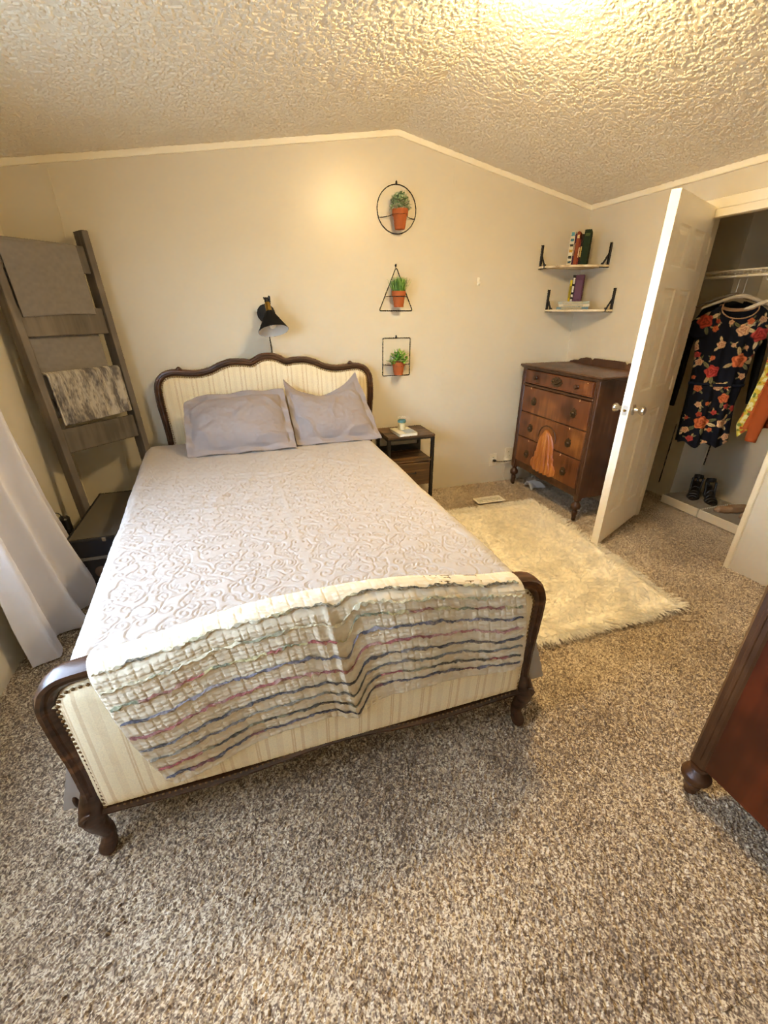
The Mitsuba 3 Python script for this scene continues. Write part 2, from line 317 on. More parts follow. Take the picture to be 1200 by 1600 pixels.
def upholstery(path, y, zb, bulge, nx=150, nz=70, sgn=-1, inset=.018):
    p = np.asarray(path); xs0, xs1 = p[:, 0].min() + inset, p[:, 0].max() - inset
    top = lambda x: np.interp(x, p[len(p) // 8:-len(p) // 8, 0], p[len(p) // 8:-len(p) // 8, 1])
    zc = p[:, 1].max()
    # left edge x as a function of z
    iL = np.argsort(p[:len(p) // 2, 1]); lz, lxv = p[:len(p) // 2][iL].T[::-1]
    iR = np.argsort(p[len(p) // 2:, 1]); rz, rxv = p[len(p) // 2:][iR].T[::-1]
    shoulder = p[(p[:, 0] < xs0 + .06)][:, 1].max()
    def fn(u, v):
        x = xs0 + (xs1 - xs0) * u
        zt = np.interp(x, p[:, 0][np.argsort(p[:, 0])], p[:, 1][np.argsort(p[:, 0])])
        e = np.minimum(u, 1 - u) * (xs1 - xs0)
        mid = p[(p[:, 0] > xs0 + .07) & (p[:, 0] < xs1 - .07)]
        zt = np.interp(x, mid[:, 0], mid[:, 1]); zt = zt - inset - .062 * np.clip(1 - e / .075, 0, 1) ** 2.2
        z = zb + (zt - zb) * v
        g = np.clip(np.minimum(np.minimum(e, (zt - z)), z - zb + .004) / .06, 0, 1)
        b = bulge * np.sqrt(np.clip(1 - (1 - g) ** 2, 0, 1)) + bulge * .7 * np.sin(np.pi * np.clip(u, 0, 1)) * np.sin(np.pi * np.clip(v, 0, 1))
        return np.stack([x, y + sgn * b, z], -1)
    m, _, _ = grid(nx, nz, fn); return thick(m, .03 * (1 if sgn < 0 else -1), nx, nz)
def nails(path, y, off, step=.0135, r=.0042, sgn=-1):
    p = np.asarray(path); t = np.gradient(p, axis=0); t /= np.linalg.norm(t, axis=1, keepdims=True)
    q = p - np.stack([-t[:, 1], t[:, 0]], -1) * off
    s = np.concatenate([[0], np.cumsum(np.linalg.norm(np.diff(q, axis=0), axis=1))])
    n = int(s[-1] / step); ss = np.linspace(0, s[-1], n)
    ico = trimesh.creation.icosphere(subdivisions=1, radius=r); out = []
    for a in ss: 
        m = ico.copy(); m.apply_scale([1, .6, 1]); m.apply_translation([np.interp(a, s, q[:, 0]), y, np.interp(a, s, q[:, 1])]); out.append(m)
    return cat_(out)
HBY, FBY = 3.262, .985
add(BED + '__headboard_frame', moulded(HB, HBY, .042, .05), 'bed_wood', 40, label='dark carved serpentine headboard frame')
for s in (-1, 1):      # small carved scrolls on the top rail
    c = np.array([.208 + s * .585, HBY - .012, 1.118]); a = np.linspace(0, 1, 14)
    add(BED + '__carved_scroll', tube(np.stack([c[0] + s * (.045 * a - .02), c[1] + 0 * a, c[2] + .010 * np.sin(a * 5)], -1), .004 + .008 * np.sin(a * np.pi), 8), 'bed_wood', True)
a = np.linspace(-1, 1, 22); add(BED + '__carved_crest', tube(np.stack([.208 + .095 * a, HBY - .018 + 0 * a, 1.200 - .016 * a ** 2], -1), .003 + .008 * (1 - a ** 2), 8), 'bed_wood', True)
add(BED + '__headboard_cushion', upholstery(HB, HBY + .004, .50, .022), 'upholstery', 60, label='cream striped headboard upholstery')
add(BED + '__nailhead_trim', nails(HB, HBY - .016, .027, .0150, .0050), 'nail_brass', True, kind='stuff', label='brass nailheads along the headboard')
add(BED + '__footboard_frame', moulded(FB, FBY, .046, .062), 'bed_wood', 40, label='dark moulded footboard frame')
add(BED + '__footboard_cushion', upholstery(FB, FBY - .004, .185, .030), 'upholstery', 60, label='cream striped footboard upholstery')
add(BED + '__footboard_cushion', upholstery(FB, FBY + .004, .185, .018, sgn=1), 'upholstery', 60)
add(BED + '__nailhead_trim', nails(FB, FBY - .026, .029, .0165, .0052), 'nail_brass', True, kind='stuff')
# bottom rail of the footboard, serpentine, with its own row of nails
xs = np.linspace(.152 - .69, .152 + .69, 60); ap = .168 + .022 * np.exp(-((xs - .152) / .22) ** 2) + .006 * np.cos((xs - .152) * 9)
rail = skin([[(x, FBY - .026, z + .016), (x, FBY - .034, z + .006), (x, FBY - .028, z - .008), (x, FBY + .02, z - .008), (x, FBY + .03, z + .02)] for x, z in zip(xs, ap)])
add(BED + '__footboard_rail', rail, 'bed_wood', 40)
add(BED + '__nailhead_trim', nails(np.stack([xs[2:-2], ap[2:-2]], -1), FBY - .030, -.018, .0165, .0040), 'nail_brass', True, kind='stuff')
for s in (-1, 1):      # cabriole legs in front
    u = np.linspace(0, 1, 26); z = .245 * (1 - u)
    bow = np.interp(u, [0, .25, .45, .75, .9, 1], [0, .012, .016, .0, .006, .018])
    px = .152 + s * (.702 + bow); py = FBY - np.interp(u, [0, .3, .7, .9, 1], [0, .022, .004, .014, .026])
    r = np.interp(u, [0, .15, .3, .5, .75, .88, .95, 1], [.028, .032, .033, .027, .019, .023, .025, .019])
    add(BED + '__leg', tube(np.stack([px, py, np.maximum(z, .002)], -1), r, 14), 'bed_wood', 45)
    kn = np.linspace(0, 1, 12); add(BED + '__carved_knee', tube(np.stack([.152 + s * (.702 + .028 * np.sin(kn * 3)), FBY - .052 + .012 * kn, .215 - .06 * kn], -1), .003 + .007 * np.sin(kn * np.pi), 8), 'bed_wood', True)
    add(BED + '__leg', box2((.208 + s * .70, HBY - .03, 0), (.208 + s * .74, HBY + .03, .22), .006), 'bed_wood', False)
    xa = .152 + s * .675
    rl = prism(sm([(1.0, .285), (1.06, .275), (3.22, .27), (3.22, .15), (1.25, .15), (1.14, .145), (1.08, .125), (1.03, .14), (1.0, .19)], 60), .028, [[0, 1, 0], [0, 0, 1], [1, 0, 0]], (xa - .014, 0, 0))
    add(BED + '__side_rail', rl, 'bed_wood', False)
for xx, nm_ in ((-.622, 1.075), (.925, 1.08)):
    br = trimesh.creation.icosphere(3, 1.0); br.apply_scale([.018, .055, .050]); br.apply_translation([xx, nm_, .160]); add(BED + '__rail_bracket', cat_([br, box2((min(xx, .152), nm_ - .02, .15), (min(xx, .152) + .08, nm_ + .02, .19)) if xx < 0 else box2((xx - .08, nm_ - .02, .15), (xx, nm_ + .02, .19))]), 'bed_wood', 40)
add(BED + '__mattress', box2((-.56, 1.06, .26), (.83, 3.20, .60), .04), 'vc_cloth', 35, color='d8d2c8')
# ------------------------------------------------------------------ bedspread with raised scroll quilting
def scrolls(w, l, seed=7):
    """points (a, b) in metres on a w x l sheet lying on the stitched scroll lines"""
    r = np.random.default_rng(seed); pts = []; cs = []
    tries = 0
    while tries < 14000:
        tries += 1
        c = r.uniform([0.0, 0], [w / 2, l])
        if not cs or np.min(np.hypot(*(np.array(cs) - c).T)) > .044: cs.append(c)
    for c in cs:
        k = r.integers(0, 4); a0 = r.uniform(0, 6.28); sg = r.choice([-1, 1]); R0 = r.uniform(.020, .038)
        if k <= 1:      # spiral with a tail
            t = np.linspace(0, 1, 150); rr = R0 * (1 - .85 * t); th = a0 + sg * t * 8.5
            p = c + np.stack([rr * np.cos(th), rr * np.sin(th)], -1); pts.append(p)
            t = np.linspace(0, 1, 70); d = np.array([-np.sin(a0), np.cos(a0)]) * -sg; nn = np.array([np.cos(a0), np.sin(a0)])
            pts.append(p[0] + d * (t * .08)[:, None] + nn * (.024 * np.sin(t * 3))[:, None])
        elif k == 2:    # leaf spray
            for j in range(4):
                th = a0 + (j - 1.5) * .6; L = R0 * 1.5; t = np.linspace(-1, 1, 60)
                d = np.array([np.cos(th), np.sin(th)]); n = np.array([-d[1], d[0]])
                for q in (-1, 1): pts.append(c + d * (L * (t + 1.1) / 2)[:, None] + n * (q * .011 * (1 - t ** 2))[:, None])
        else:           # double C
            t = np.linspace(-2.2, 2.2, 90)
            for q in (1., .68): pts.append(c + R0 * q * np.stack([np.cos(t + a0), np.sin(t + a0)], -1))
    p = np.vstack(pts); p = p[(p[:, 0] > -.1) & (p[:, 0] < w / 2 - .012)]
    return np.vstack([p, p * [-1, 1] + [w, 0]])
def bedspread():
    nu, nv = 500, 660
    y0, y1 = 1.028, 3.19
    def xl(y): return -.548 - .066 * (y - 1.1) / 1.0 * .92
    xr_ = .866; rad = .062; zt = .630; hang = .43
    Wd = 2.42; Ld = y1 - y0
    def base(u, v):
        y = y0 + (y1 - y0) * v
        L = xl(y); wt = xr_ - L                      # flat width
        arc = rad * np.pi / 2; tot = wt - 2 * rad + 2 * arc + 2 * hang; s = u * tot
        x = np.empty_like(s); z = np.empty_like(s)
        a = s < hang; h = hang - s
        x = np.where(a, L - np.interp(y, [1.4, 2.2], [.105, .045]) * (h / hang) ** 1.3, 0); z = np.where(a, zt - rad - h, 0)
        b = (s >= hang) & (s < hang + arc); th = (s - hang) / rad
        x = np.where(b, L + rad - rad * np.cos(th), x); z = np.where(b, zt - rad + rad * np.sin(th), z)
        e = hang + arc + wt - 2 * rad
        c = (s >= hang + arc) & (s < e); x = np.where(c, L + rad + s - hang - arc, x); z = np.where(c, zt, z)
        d = (s >= e) & (s < e + arc); th = (s - e) / rad
        x = np.where(d, xr_ - rad + rad * np.sin(th), x); z = np.where(d, zt - rad + rad * np.cos(th), z)
        f = s >= e + arc; h = s - e - arc
        x = np.where(f, xr_ + np.interp(y, [1.4, 2.6], [.125, .095]) * (h / hang) ** 1.2, x); z = np.where(f, zt - rad - h, z)
        hd = np.where(a, (hang - s) / hang, np.where(f, h / hang, 0))
        x = x + np.where(a, -1, 1) * np.clip(hd, 0, 1) * .014 * np.sin(y * 9 + np.sin(y * 4)) * np.where(a | f, 1, 0)
        return np.stack([x, y, z], -1)
    remap = lambda u: np.interp(u, [0, .07, .93, 1], [0, hang * .93 / 2.42, 1 - hang * .93 / 2.42, 1])
    m, u, v = grid(nu, nv, lambda u, v: base(remap(u), v)); u = remap(u)
    V, F_, N = meshkit.arrays(m, True)
    if N[nu // 2 * nv + nv // 2, 2] < 0: N = -N; F_ = F_[:, ::-1]
    uv = np.stack([u * Wd, v * Ld], -1)
    d, _ = cKDTree(scrolls(Wd, Ld)).query(uv, k=1)
    hgt = .0042 * np.clip(d / .0055, 0, 1) ** .7
    P = np.stack([V[:, 0], V[:, 1], V[:, 2]], -1)
    wr = .012 * (meshkit.fbm(P * [3, 3, 3], 3, 2) - .5)
    # loose wrinkles left of the middle, below the pillows
    for (cx, cy, ang, L, A) in ((.10, 2.35, .6, .28, .010), (.00, 2.42, .2, .22, .008), (.22, 2.30, 1.0, .2, .008), (-.25, 2.0, .3, .3, .006), (.5, 2.5, -.4, .3, .006), (-.1, 2.2, 1.2, .2, .007)):
        dx, dy = V[:, 0] - cx, V[:, 1] - cy; al = dx * np.cos(ang) + dy * np.sin(ang); ac = -dx * np.sin(ang) + dy * np.cos(ang) + .04 * np.sin(al * 12)
        wr += A * np.exp(-(al / L) ** 2 - (ac / .018) ** 2)
    V = V + N * (hgt + wr)[:, None]
    # the corners of the foot end are wrapped round behind the footboard
    ends = []
    E_ = V[np.arange(nu) * nv]
    for sel, xin in ((E_[:34], -.42), (E_[-34:], .74)):
        q = np.stack([sel + (sel * [0, 1, 1] + [xin, -.004, 0] - sel) * f for f in np.linspace(0, 1, 5)], 1); k_ = len(sel)
        i, j = np.meshgrid(np.arange(k_ - 1), np.arange(4), indexing='ij'); a = (i * 5 + j).ravel()
        qf = np.stack([a, a + 1, a + 6, a + 5], -1); ends.append(trimesh.Trimesh(q.reshape(-1, 3), np.vstack([qf[:, [0, 1, 2]], qf[:, [0, 2, 3]]]), process=False))
    return cat_([trimesh.Trimesh(V, F_, process=False)] + ends)
bsdf('bedspread_cloth', 'a0988f', .9, .15, sheen=.3)
add('bedspread', bedspread(), 'bedspread_cloth', True, label='pale lilac grey quilted bedspread with raised scroll pattern on the bed', cat='bedspread')
# ------------------------------------------------------------------ pillows
def pillow(bl, br, tl, tr, sag, th, seed, foldc=None):
    bl, br, tl, tr = map(np.array, (bl, br, tl, tr)); nu, nv = 90, 64
    nrm = np.cross(br - bl, tl - bl); nrm /= np.linalg.norm(nrm)
    if nrm[1] > 0: nrm = -nrm
    def surf(side):
        def fn(u, v):
            P = (bl[None, None] * ((1 - u) * (1 - v))[..., None] + br * (u * (1 - v))[..., None] + tl * ((1 - u) * v)[..., None] + tr * (u * v)[..., None])
            a, b = 2 * u - 1, 2 * v - 1
            P[..., 2] -= sag * v ** 2 * np.clip(1 - a ** 2, 0, 1) - .012 * np.clip(1 - a ** 2, 0, 1) * (1 - v) ** 2 * 0
            iu, iv = np.clip(1 - np.abs(a) / .88, 0, 1), np.clip(1 - np.abs(b) / .84, 0, 1)
            puff = th * (1 - (1 - iu) ** 3) ** .8 * (1 - (1 - iv) ** 3) ** .8
            fl = ((np.abs(a) > .88) | (np.abs(b) > .84))
            q = P * [1, 1, 1]
            wr = .034 * (meshkit.fbm(q * [6, 6, 9], 4, seed) - .5) + .004 * (meshkit.noise(q * 60, seed + 5) - .5) + .010 * (meshkit.noise(q * 28, seed + 3) - .5)
            cr = np.minimum(1, puff / th * 1.6)
            wr = wr * (.35 + .65 * cr) + np.where(fl, .010 * np.sin((a + b) * 9 + seed), 0)
            for k in range(5):
                ang = [.9, -.7, .4, -1.1, 1.3][k]; c0 = [(-.75, .6), (.7, .5), (.6, -.6), (-.6, -.55), (.1, .2)][k]
                al = (a - c0[0]) * np.cos(ang) + (b - c0[1]) * np.sin(ang); ac = -(a - c0[0]) * np.sin(ang) + (b - c0[1]) * np.cos(ang) + .05 * np.sin(al * 8)
                wr = wr + .016 * np.exp(-(al / .4) ** 2 - (ac / .07) ** 2)
            off = puff * (1 if side > 0 else -.8) + wr + (.003 if side > 0 else -.003)
            if foldc is not None:      # a corner of the flange turned down
                ca, cb, fr = foldc
                d = np.clip(((a * ca + b * cb) - (2 - fr)) / fr, 0, 1)
                off = off + .03 * np.sin(d * np.pi); P = P - d[..., None] * fr * .14 * (tr - bl if ca * cb > 0 else tl - br) * (1 if cb > 0 else -1) * .4
            return P + nrm * off[..., None]
        return fn
    A, _, _ = grid(nu, nv, surf(1)); B, _, _ = grid(nu, nv, surf(-1)); N = nu * nv
    idx = np.arange(N).reshape(nu, nv); rim = np.concatenate([idx[:-1, 0], idx[-1, :-1], idx[:0:-1, -1], idx[0, :0:-1]]); r2 = np.roll(rim, -1)
    f = np.array(A.faces); side = np.vstack([np.stack([r2, rim, rim + N], -1), np.stack([r2, rim + N, r2 + N], -1)])
    return trimesh.Trimesh(np.vstack([A.vertices, B.vertices]), np.vstack([f, f[:, ::-1] + N, side]), process=False)
bsdf('pillow_cloth', '8a807b', .9, .15, sheen=.3)
add('pillow', pillow((-.375, 2.84, .640), (.305, 2.83, .645), (-.37, 3.10, .945), (.275, 3.09, .985), -.015, .085, 3, (-1, 1, .5)), 'pillow_cloth', 40, label='left grey quilted pillow with a turned-down corner leaning on the headboard', cat='pillow', group='pillows against the headboard')
add('pillow', pillow((.315, 2.89, .640), (.915, 2.88, .640), (.285, 3.15, 1.04), (.80, 3.15, 1.07), .135, .075, 8), 'pillow_cloth', 40, label='right grey quilted pillow with peaked upper corners leaning on the headboard', cat='pillow', group='pillows against the headboard')
# ------------------------------------------------------------------ ruffled throw over the footboard
def fb_top(x): return np.interp(x, FB[20:-20, 0], FB[20:-20, 1]) + .027
def throw_pt(u, t):
    """u 0..1 along the bed's width; t metres of cloth, 0 at the top of the footboard, + down the front, - down the back"""
    x0 = np.interp(t, [-.1, 0, .1, .45], [-.452, -.446, -.425, -.348]); x1 = np.interp(t, [-.1, 0, .1, .45], [.757, .765, .775, .800])
    x = x0 + (x1 - x0) * u
    top = fb_top(x0 * 0 + (-.446 + (1.233) * u)); top = np.where(u > .98, top, top)
    r = .050
    th = np.clip(t / r, -np.pi / 2, np.pi / 2)
    y = FBY - r * np.sin(th) * 1.0; z = top - r + r * np.cos(th)
    dn = np.maximum(np.abs(t) - r * np.pi / 2, 0)
    z = z - dn; sgn = np.where(t > 0, -1, 1)
    y = y - np.where(t > 0, .018 * np.sin(np.clip(dn / .35, 0, 1) * np.pi) + .004, -.004)
    # vertical fold in the middle
    c = .475 + .03 * t; du = (u - c); f = np.clip(t / .12, 0, 1)
    y = y - f * (.016 * np.exp(-(du / .012) ** 2) + .009 * np.exp(-((du + .028) / .014) ** 2))
    z = z - f * .028 * np.exp(-(du / .05) ** 2) * np.clip(t / .4, 0, 1)
    y = y - f * .006 * np.sin(u * 21) 
    return np.stack([x, y, z], -1)
TL_, TR_ = .455, .405
def throw_len(u): return .415 + .065 * (1 - u) ** 1.0 - .045 * u + .02 * np.exp(-((u - .5) / .08) ** 2)
def throw():
    nu, nv = 400, 180
    def fn(u, v):
        L = throw_len(u); e = np.minimum(u, 1 - u); L = L - .03 * np.clip(1 - e / .03, 0, 1) ** 2
        t = -.075 + (L + .075) * v
        P = throw_pt(u, t)
        s = u * 1.24; gx = np.abs(((s / .020) % 1) - .5) * 2; gz = np.abs(((t / .0135 + .12 * np.sin(s * 14)) % 1) - .5) * 2
        h = np.where(t < .05, .0022, .0034) * np.minimum(np.clip((1 - gx) / .25, 0, 1), np.clip((1 - gz) / .35, 0, 1)) + .003 * (meshkit.noise(np.stack([s * 60, t * 60, 0 * s], -1), 2) - .5)
        P[..., 1] -= np.where(t > .05, h, 0); P[..., 2] += np.where(t <= .05, h, 0)
        return P
    m, u, v = grid(nu, nv, fn)
    return thick(m, -.006, nu, nv)
TH = thing('throw_quilt', 'cream quilted throw with coloured ruffled stripes draped over the footboard', 'throw')
tm = throw(); add(TH + '__quilt', tm, 'vc_cloth', True, color=np.tile(lin('e6d8bc'), (len(tm.vertices), 1)))
PALS = [['b04a3c', '6e6a50', 'c9b98a', '8a4a3a'], ['55503c', 'a09a6c', 'c8c09a', '6b6852'], ['c9bd8c', 'ddd2a4', '9a9a72', 'd0c8a0'], ['7d8560', 'b0483a', 'c8ba6e', '9a5a44', '8a9068'], ['5c5966', '7c7684', '4c4a56', '96909a'],
        ['b0564a', '9c4c44', 'c4887a', 'a85a50'], ['4e4a4c', '6a6462', '3f3d44', '7a7068'], ['6d6a5a', '8a846e', '57584c', '77706a'], ['5a5240', 'a84238', '74704e', '8a8258', '4c4636'], ['54505c', '6c6472', '4a4652', '8a4a44']]
def ruffle(i, frac):
    n = 260; u = np.linspace(.008, .985, n); r = np.random.default_rng(i + 40)
    L = throw_len(u); 
    base = -.07 if frac is None else None
    if frac is None: t = np.full(n, -.066)
    else:
        t = frac * (L - .02)
        f = np.clip(t / .12, 0, 1)
        # cloth tucked right of the fold: the stripes step up there
        st = 1 / (1 + np.exp(-(u - .525) / .006)); t = t - f * .036 * st * (1 - np.clip((u - .56) / .35, 0, 1) * .8) + f * .02 * np.exp(-((u - .50) / .014) ** 2)
    t = t + .003 * np.sin(u * 37 + i) + .0022 * np.sin(u * 113 + 2 * i)
    P = throw_pt(u, t); P2 = throw_pt(u, t + .004); d = P2 - P; d /= np.linalg.norm(d, axis=1, keepdims=True) + 1e-9
    out = np.stack([0 * u, (-1 if frac is not None else 1) * np.abs(d[:, 2]), np.abs(d[:, 1])], -1); out /= np.linalg.norm(out, axis=1, keepdims=True)
    wv = r.normal(size=n); wv = np.convolve(wv, np.ones(3) / 3, 'same')
    P = P + out * .0035
    a = P + out * .003 - d * .0038 + d * (.004 * wv)[:, None]; b = P + out * .006 + d * (.005 * np.roll(wv, 4))[:, None]; c = P + out * .003 + d * .0034 + d * (.004 * np.roll(wv, 9))[:, None]; e = P - out * .004
    m = skin(np.stack([a, b, c, e], 1))
    pal = [lin(q) for q in PALS[i % len(PALS)]]; seg = []; k = r.integers(len(pal))
    left = 0
    for q in range(n):
        if left <= 0: k = r.integers(len(pal)); left = r.integers(3, 18)
        left -= 1; seg.append(pal[k] * r.uniform(.8, 1.2))
    seg = np.array(seg); col = np.repeat(seg, 4, 0); col = np.clip(col * RNG.uniform(.75, 1.25, (len(col), 1)), 0, 1)
    gr = col.mean(1, keepdims=True); col = col * .68 + gr * .32 + .02; hem = np.zeros((len(col), 1)); hem[2::4, 0] = .55 * (r.uniform(size=n) > .35); hem[1::4, 0] = .3 * (r.uniform(size=n) > .6); col = col * (1 - hem) + lin('d8ccb4') * hem
    col = np.vstack([col, col[:1], col[-1:]])
    add(TH + '__ruffle_strip', m, 'vc_cloth', False, color=col)
for i, fr_ in enumerate([None, .09, .20, .31, .425, .54, .65, .755, .86, .96]): ruffle(i, fr_)
# ------------------------------------------------------------------ shag rug
def rug():
    C = np.array([[1.16, 1.335], [2.105, 1.32], [2.21, 2.745], [1.20, 2.765]])
    k = thing('shag_rug', 'cream shaggy rug on the carpet between bed and dresser', 'rug')
    add(k + '__backing', prism(C, .014, None, (0, 0, .0)), 'vc_matte', False, color='e6dcc4')
    
    def hgt(a, b):
        q = C[0] * ((1 - a) * (1 - b))[..., None] + C[1] * (a * (1 - b))[..., None] + C[2] * (a * b)[..., None] + C[3] * ((1 - a) * b)[..., None]
        d = np.minimum(np.minimum(a, 1 - a), np.minimum(b, 1 - b)); P = np.concatenate([q, 0 * q[..., :1]], -1)
        w = meshkit.noise(P * [9, 9, 1], 2) * 6.28; s1 = q[..., 0] * np.cos(.6) + q[..., 1] * np.sin(.6); s2 = -q[..., 0] * np.sin(.6) + q[..., 1] * np.cos(.6) + .02 * np.sin(w)
        f = meshkit.noise(np.stack([s1 * 28, s2 * 150, 0 * s1], -1), 3) * .6 + meshkit.noise(P * 40, 7) * .4
        P[..., 2] = .003 + (.016 + .016 * (f - .5)) * np.clip(d / .03, 0, 1) ** .5; return P
    plush, _, _ = grid(240, 340, hgt)
    n = 9000; u, v = RNG.uniform(0, 1, n), RNG.uniform(0, 1, n)
    e = n // 4; s = RNG.integers(0, 4, e); q = RNG.uniform(0, 1, e)
    u[:e] = np.where(s == 0, 0, np.where(s == 1, 1, q)); v[:e] = np.where(s == 2, 0, np.where(s == 3, 1, q))
    P0 = C[0] * ((1 - u) * (1 - v))[:, None] + C[1] * (u * (1 - v))[:, None] + C[2] * (u * v)[:, None] + C[3] * ((1 - u) * v)[:, None]
    th = 6.28 * meshkit.noise(np.stack([P0[:, 0] * 5, P0[:, 1] * 5, 0 * u], -1), 6) * 1.6 + RNG.normal(0, .7, n) - 1.2
    d = np.stack([np.cos(th), np.sin(th)], -1)
    out = np.stack([(u - .5), (v - .5)], -1); edge = np.maximum(np.abs(u - .5), np.abs(v - .5)) > .47
    cen = C.mean(0); d = np.where(edge[:, None], (lambda o: o / np.linalg.norm(o, axis=1, keepdims=True))(d * .7 + (P0 - cen) / np.linalg.norm(P0 - cen, axis=1, keepdims=True)), d)
    L = RNG.uniform(.045, .085, n); up = RNG.uniform(.012, .022, n); w = RNG.uniform(.0022, .0048, n)
    side = np.stack([-d[:, 1], d[:, 0]], -1)
    rings = []
    for f in (0, .35, .7, 1.0):
        c = np.concatenate([P0 + d * (L * f ** 1.2)[:, None], (.008 + up * np.sin(f * 2.0) * (.9))[:, None]], 1)
        ww = w * (1 - .75 * f)
        a = np.concatenate([side * ww[:, None], np.zeros((n, 1))], 1); z = np.zeros((n, 3)); z[:, 2] = ww * .30
        rings.append(np.stack([c + a, c - a, c + z], 1))
    R = np.stack(rings, 1)      # n,4,3,3
    V = R.reshape(-1, 3); base = np.arange(n)[:, None] * 12; F_ = []
    for i in range(3):
        for j in range(3):
            j2 = (j + 1) % 3; a, b, c, e2 = i * 3 + j, i * 3 + j2, (i + 1) * 3 + j2, (i + 1) * 3 + j
            if i < 2: F_ += [base + [[a, b, c]], base + [[a, c, e2]]]
            else: F_ += [base + [[a, b, c]]]
    F_ = np.vstack(F_)
    col = lin('f6efdc')[None] * RNG.uniform(.62, 1.02, (n, 1)); col = np.clip(np.repeat(col, 12, 0), 0, 1); pp = np.array(plush.vertices); col = np.vstack([lin('f4ead2')[None] * (.72 + .36 * meshkit.noise(pp * [70, 70, 1], 5))[:, None], col])
    add(k + '__pile', cat_([plush, trimesh.Trimesh(V, F_, process=False)]), 'vc_cloth', True, color=col, kind='stuff')
rug()
# ------------------------------------------------------------------ floor vent
def vent():
    k = thing('floor_vent', 'cream metal floor register set in the carpet beside the rug', 'vent')
    x0, x1, y0, y1 = 1.757, 2.01, 2.866, 2.976; z = .013
    add(k + '__duct', box2((x0 + .01, y0 + .01, z - .010), (x1 - .01, y1 - .01, z - .006)), 'black_metal', False)
    fr = [box2((x0, y0, z - .004), (x1, y0 + .012, z + .005), .002), box2((x0, y1 - .012, z - .004), (x1, y1, z + .005), .002), box2((x0, y0, z - .004), (x0 + .012, y1, z + .005), .002), box2((x1 - .012, y0, z - .004), (x1, y1, z + .005), .002)]
    add(k + '__frame', cat_(fr), 'white_plastic', False)
    for i in range(20): 
        x = x0 + .02 + i * (x1 - x0 - .04) / 19
        add(k + '__slat', box((x, (y0 + y1) / 2, z + .0005), (.0034, y1 - y0 - .022, .003)), 'white_plastic', False)
    for f in (.33, .66): add(k + '__crossbar', box(((x0 + x1) / 2, y0 + (y1 - y0) * f, z + .002), (x1 - x0 - .02, .004, .005)), 'white_plastic', False)
vent()
# ------------------------------------------------------------------ blanket ladder in the corner
LA = np.array([-.7007, 3.234, 1.8826]); LU = np.array([.6967, .7173, 0]); LU /= np.linalg.norm(LU); LD = np.array([-.0227, .0813, .9964]); LD -= LU * (LU @ LD); LD /= np.linalg.norm(LD)
LN = np.cross(LU, LD)      # towards the room
def lp(s, t, n): return LA + LU * s + LD * t + LN * n
def lbox(s0, s1, t0, t1, n0, n1, bev=.003):
    return box(lp((s0 + s1) / 2, (t0 + t1) / 2, (n0 + n1) / 2), (s1 - s0, t1 - t0, abs(n1 - n0)), bev, np.stack([LU, LD, LN], 1))
def ladder():
    k = thing('blanket_ladder', 'grey weathered wood blanket ladder leaning in the corner behind the trunk', 'ladder')
    for s in (-.524, -.037): add(k + '__rail', lbox(s, s + .037, -1.885, .0, -.082, 0), 'ladder_wood', False)
    for t in (-.215, -.533, -.855, -1.160): add(k + '__rung', lbox(-.487, -.037, t, t + .138, -.050, -.022), 'ladder_wood', False)
ladder()
def drape(s0, s1, ttop, front, back, gap, seed, folds=0.0, nu=110, nv=120, th=.008, fr_n=-.022, bk_n=-.050):
    """cloth over a rung: down the front and the back"""
    r = (fr_n - bk_n) / 2 + gap; nc = (fr_n + bk_n) / 2
    tot = front + back + np.pi * r
    def fn(u, v):
        q = v * tot; s = s0 + (s1 - s0) * u
        a = q < front; th_ = np.clip((q - front) / r, 0, np.pi)
        t = np.where(a, ttop - (front - q), ttop + r * np.sin(th_)); t = np.where(q > front + np.pi * r, ttop - (q - front - np.pi * r), t)
        n = nc + r * np.cos(th_)
        w = folds * (np.sin(s * 62 + 3 * np.sin(s * 17 + seed) + 1.5 * t) + .6 * np.sin(s * 121 + seed)) * np.where(th_ < 1.6, 1, .3)
        w = w + .006 * (meshkit.fbm(np.stack([s * 12, t * 9, 0 * s + seed], -1), 3, seed) - .5)
        n = n + np.where(q < front + r, np.abs(w) * 1.0 + w * .4, 0)
        t = t - np.where(a, 0, 0) + .006 * np.sin(s * 9 + seed) * np.where(q < .02, 1, 0)
        return LA + s[..., None] * LU + t[..., None] * LD + n[..., None] * LN
    m, u, v = grid(nu, nv, fn); return m, u, v, (nu, nv)
m, u, v, sh = drape(-.470, -.085, -.092, .34, .72, .006, 3, 0.0)
m2 = thick(m, .006, *sh); c = lin('8d857c')[None] * (.86 + .3 * meshkit.fbm(np.array(m2.vertices) * 60, 3, 5))[:, None]
BK = add('folded_blanket', m2, 'vc_cloth', True, color=c, label='flat grey blanket hung over the top rung of the ladder', cat='blanket')
m, u, v, sh = drape(-.470, -.045, -.742, .255, .22, .014, 8, .008, 150, 110)
m2 = thick(m, .009, *sh); P = np.array(m2.vertices); st = (P - LA) @ np.stack([LU, LD], 1)
q = np.stack([st[:, 0] * 26, st[:, 1] * 7, 0 * st[:, 0]], -1); tt = np.clip((meshkit.fbm(q, 4, 9) * .75 + .25 * meshkit.noise(q * 9, 4) - .36) / .28, 0, 1)
c = lin('6d6763')[None] * (1 - tt[:, None]) + lin('cbc2b4')[None] * tt[:, None]
add('fur_throw', m2, 'vc_cloth', True, color=c, label='marbled grey and cream faux fur throw hung on the ladder', cat='throw')
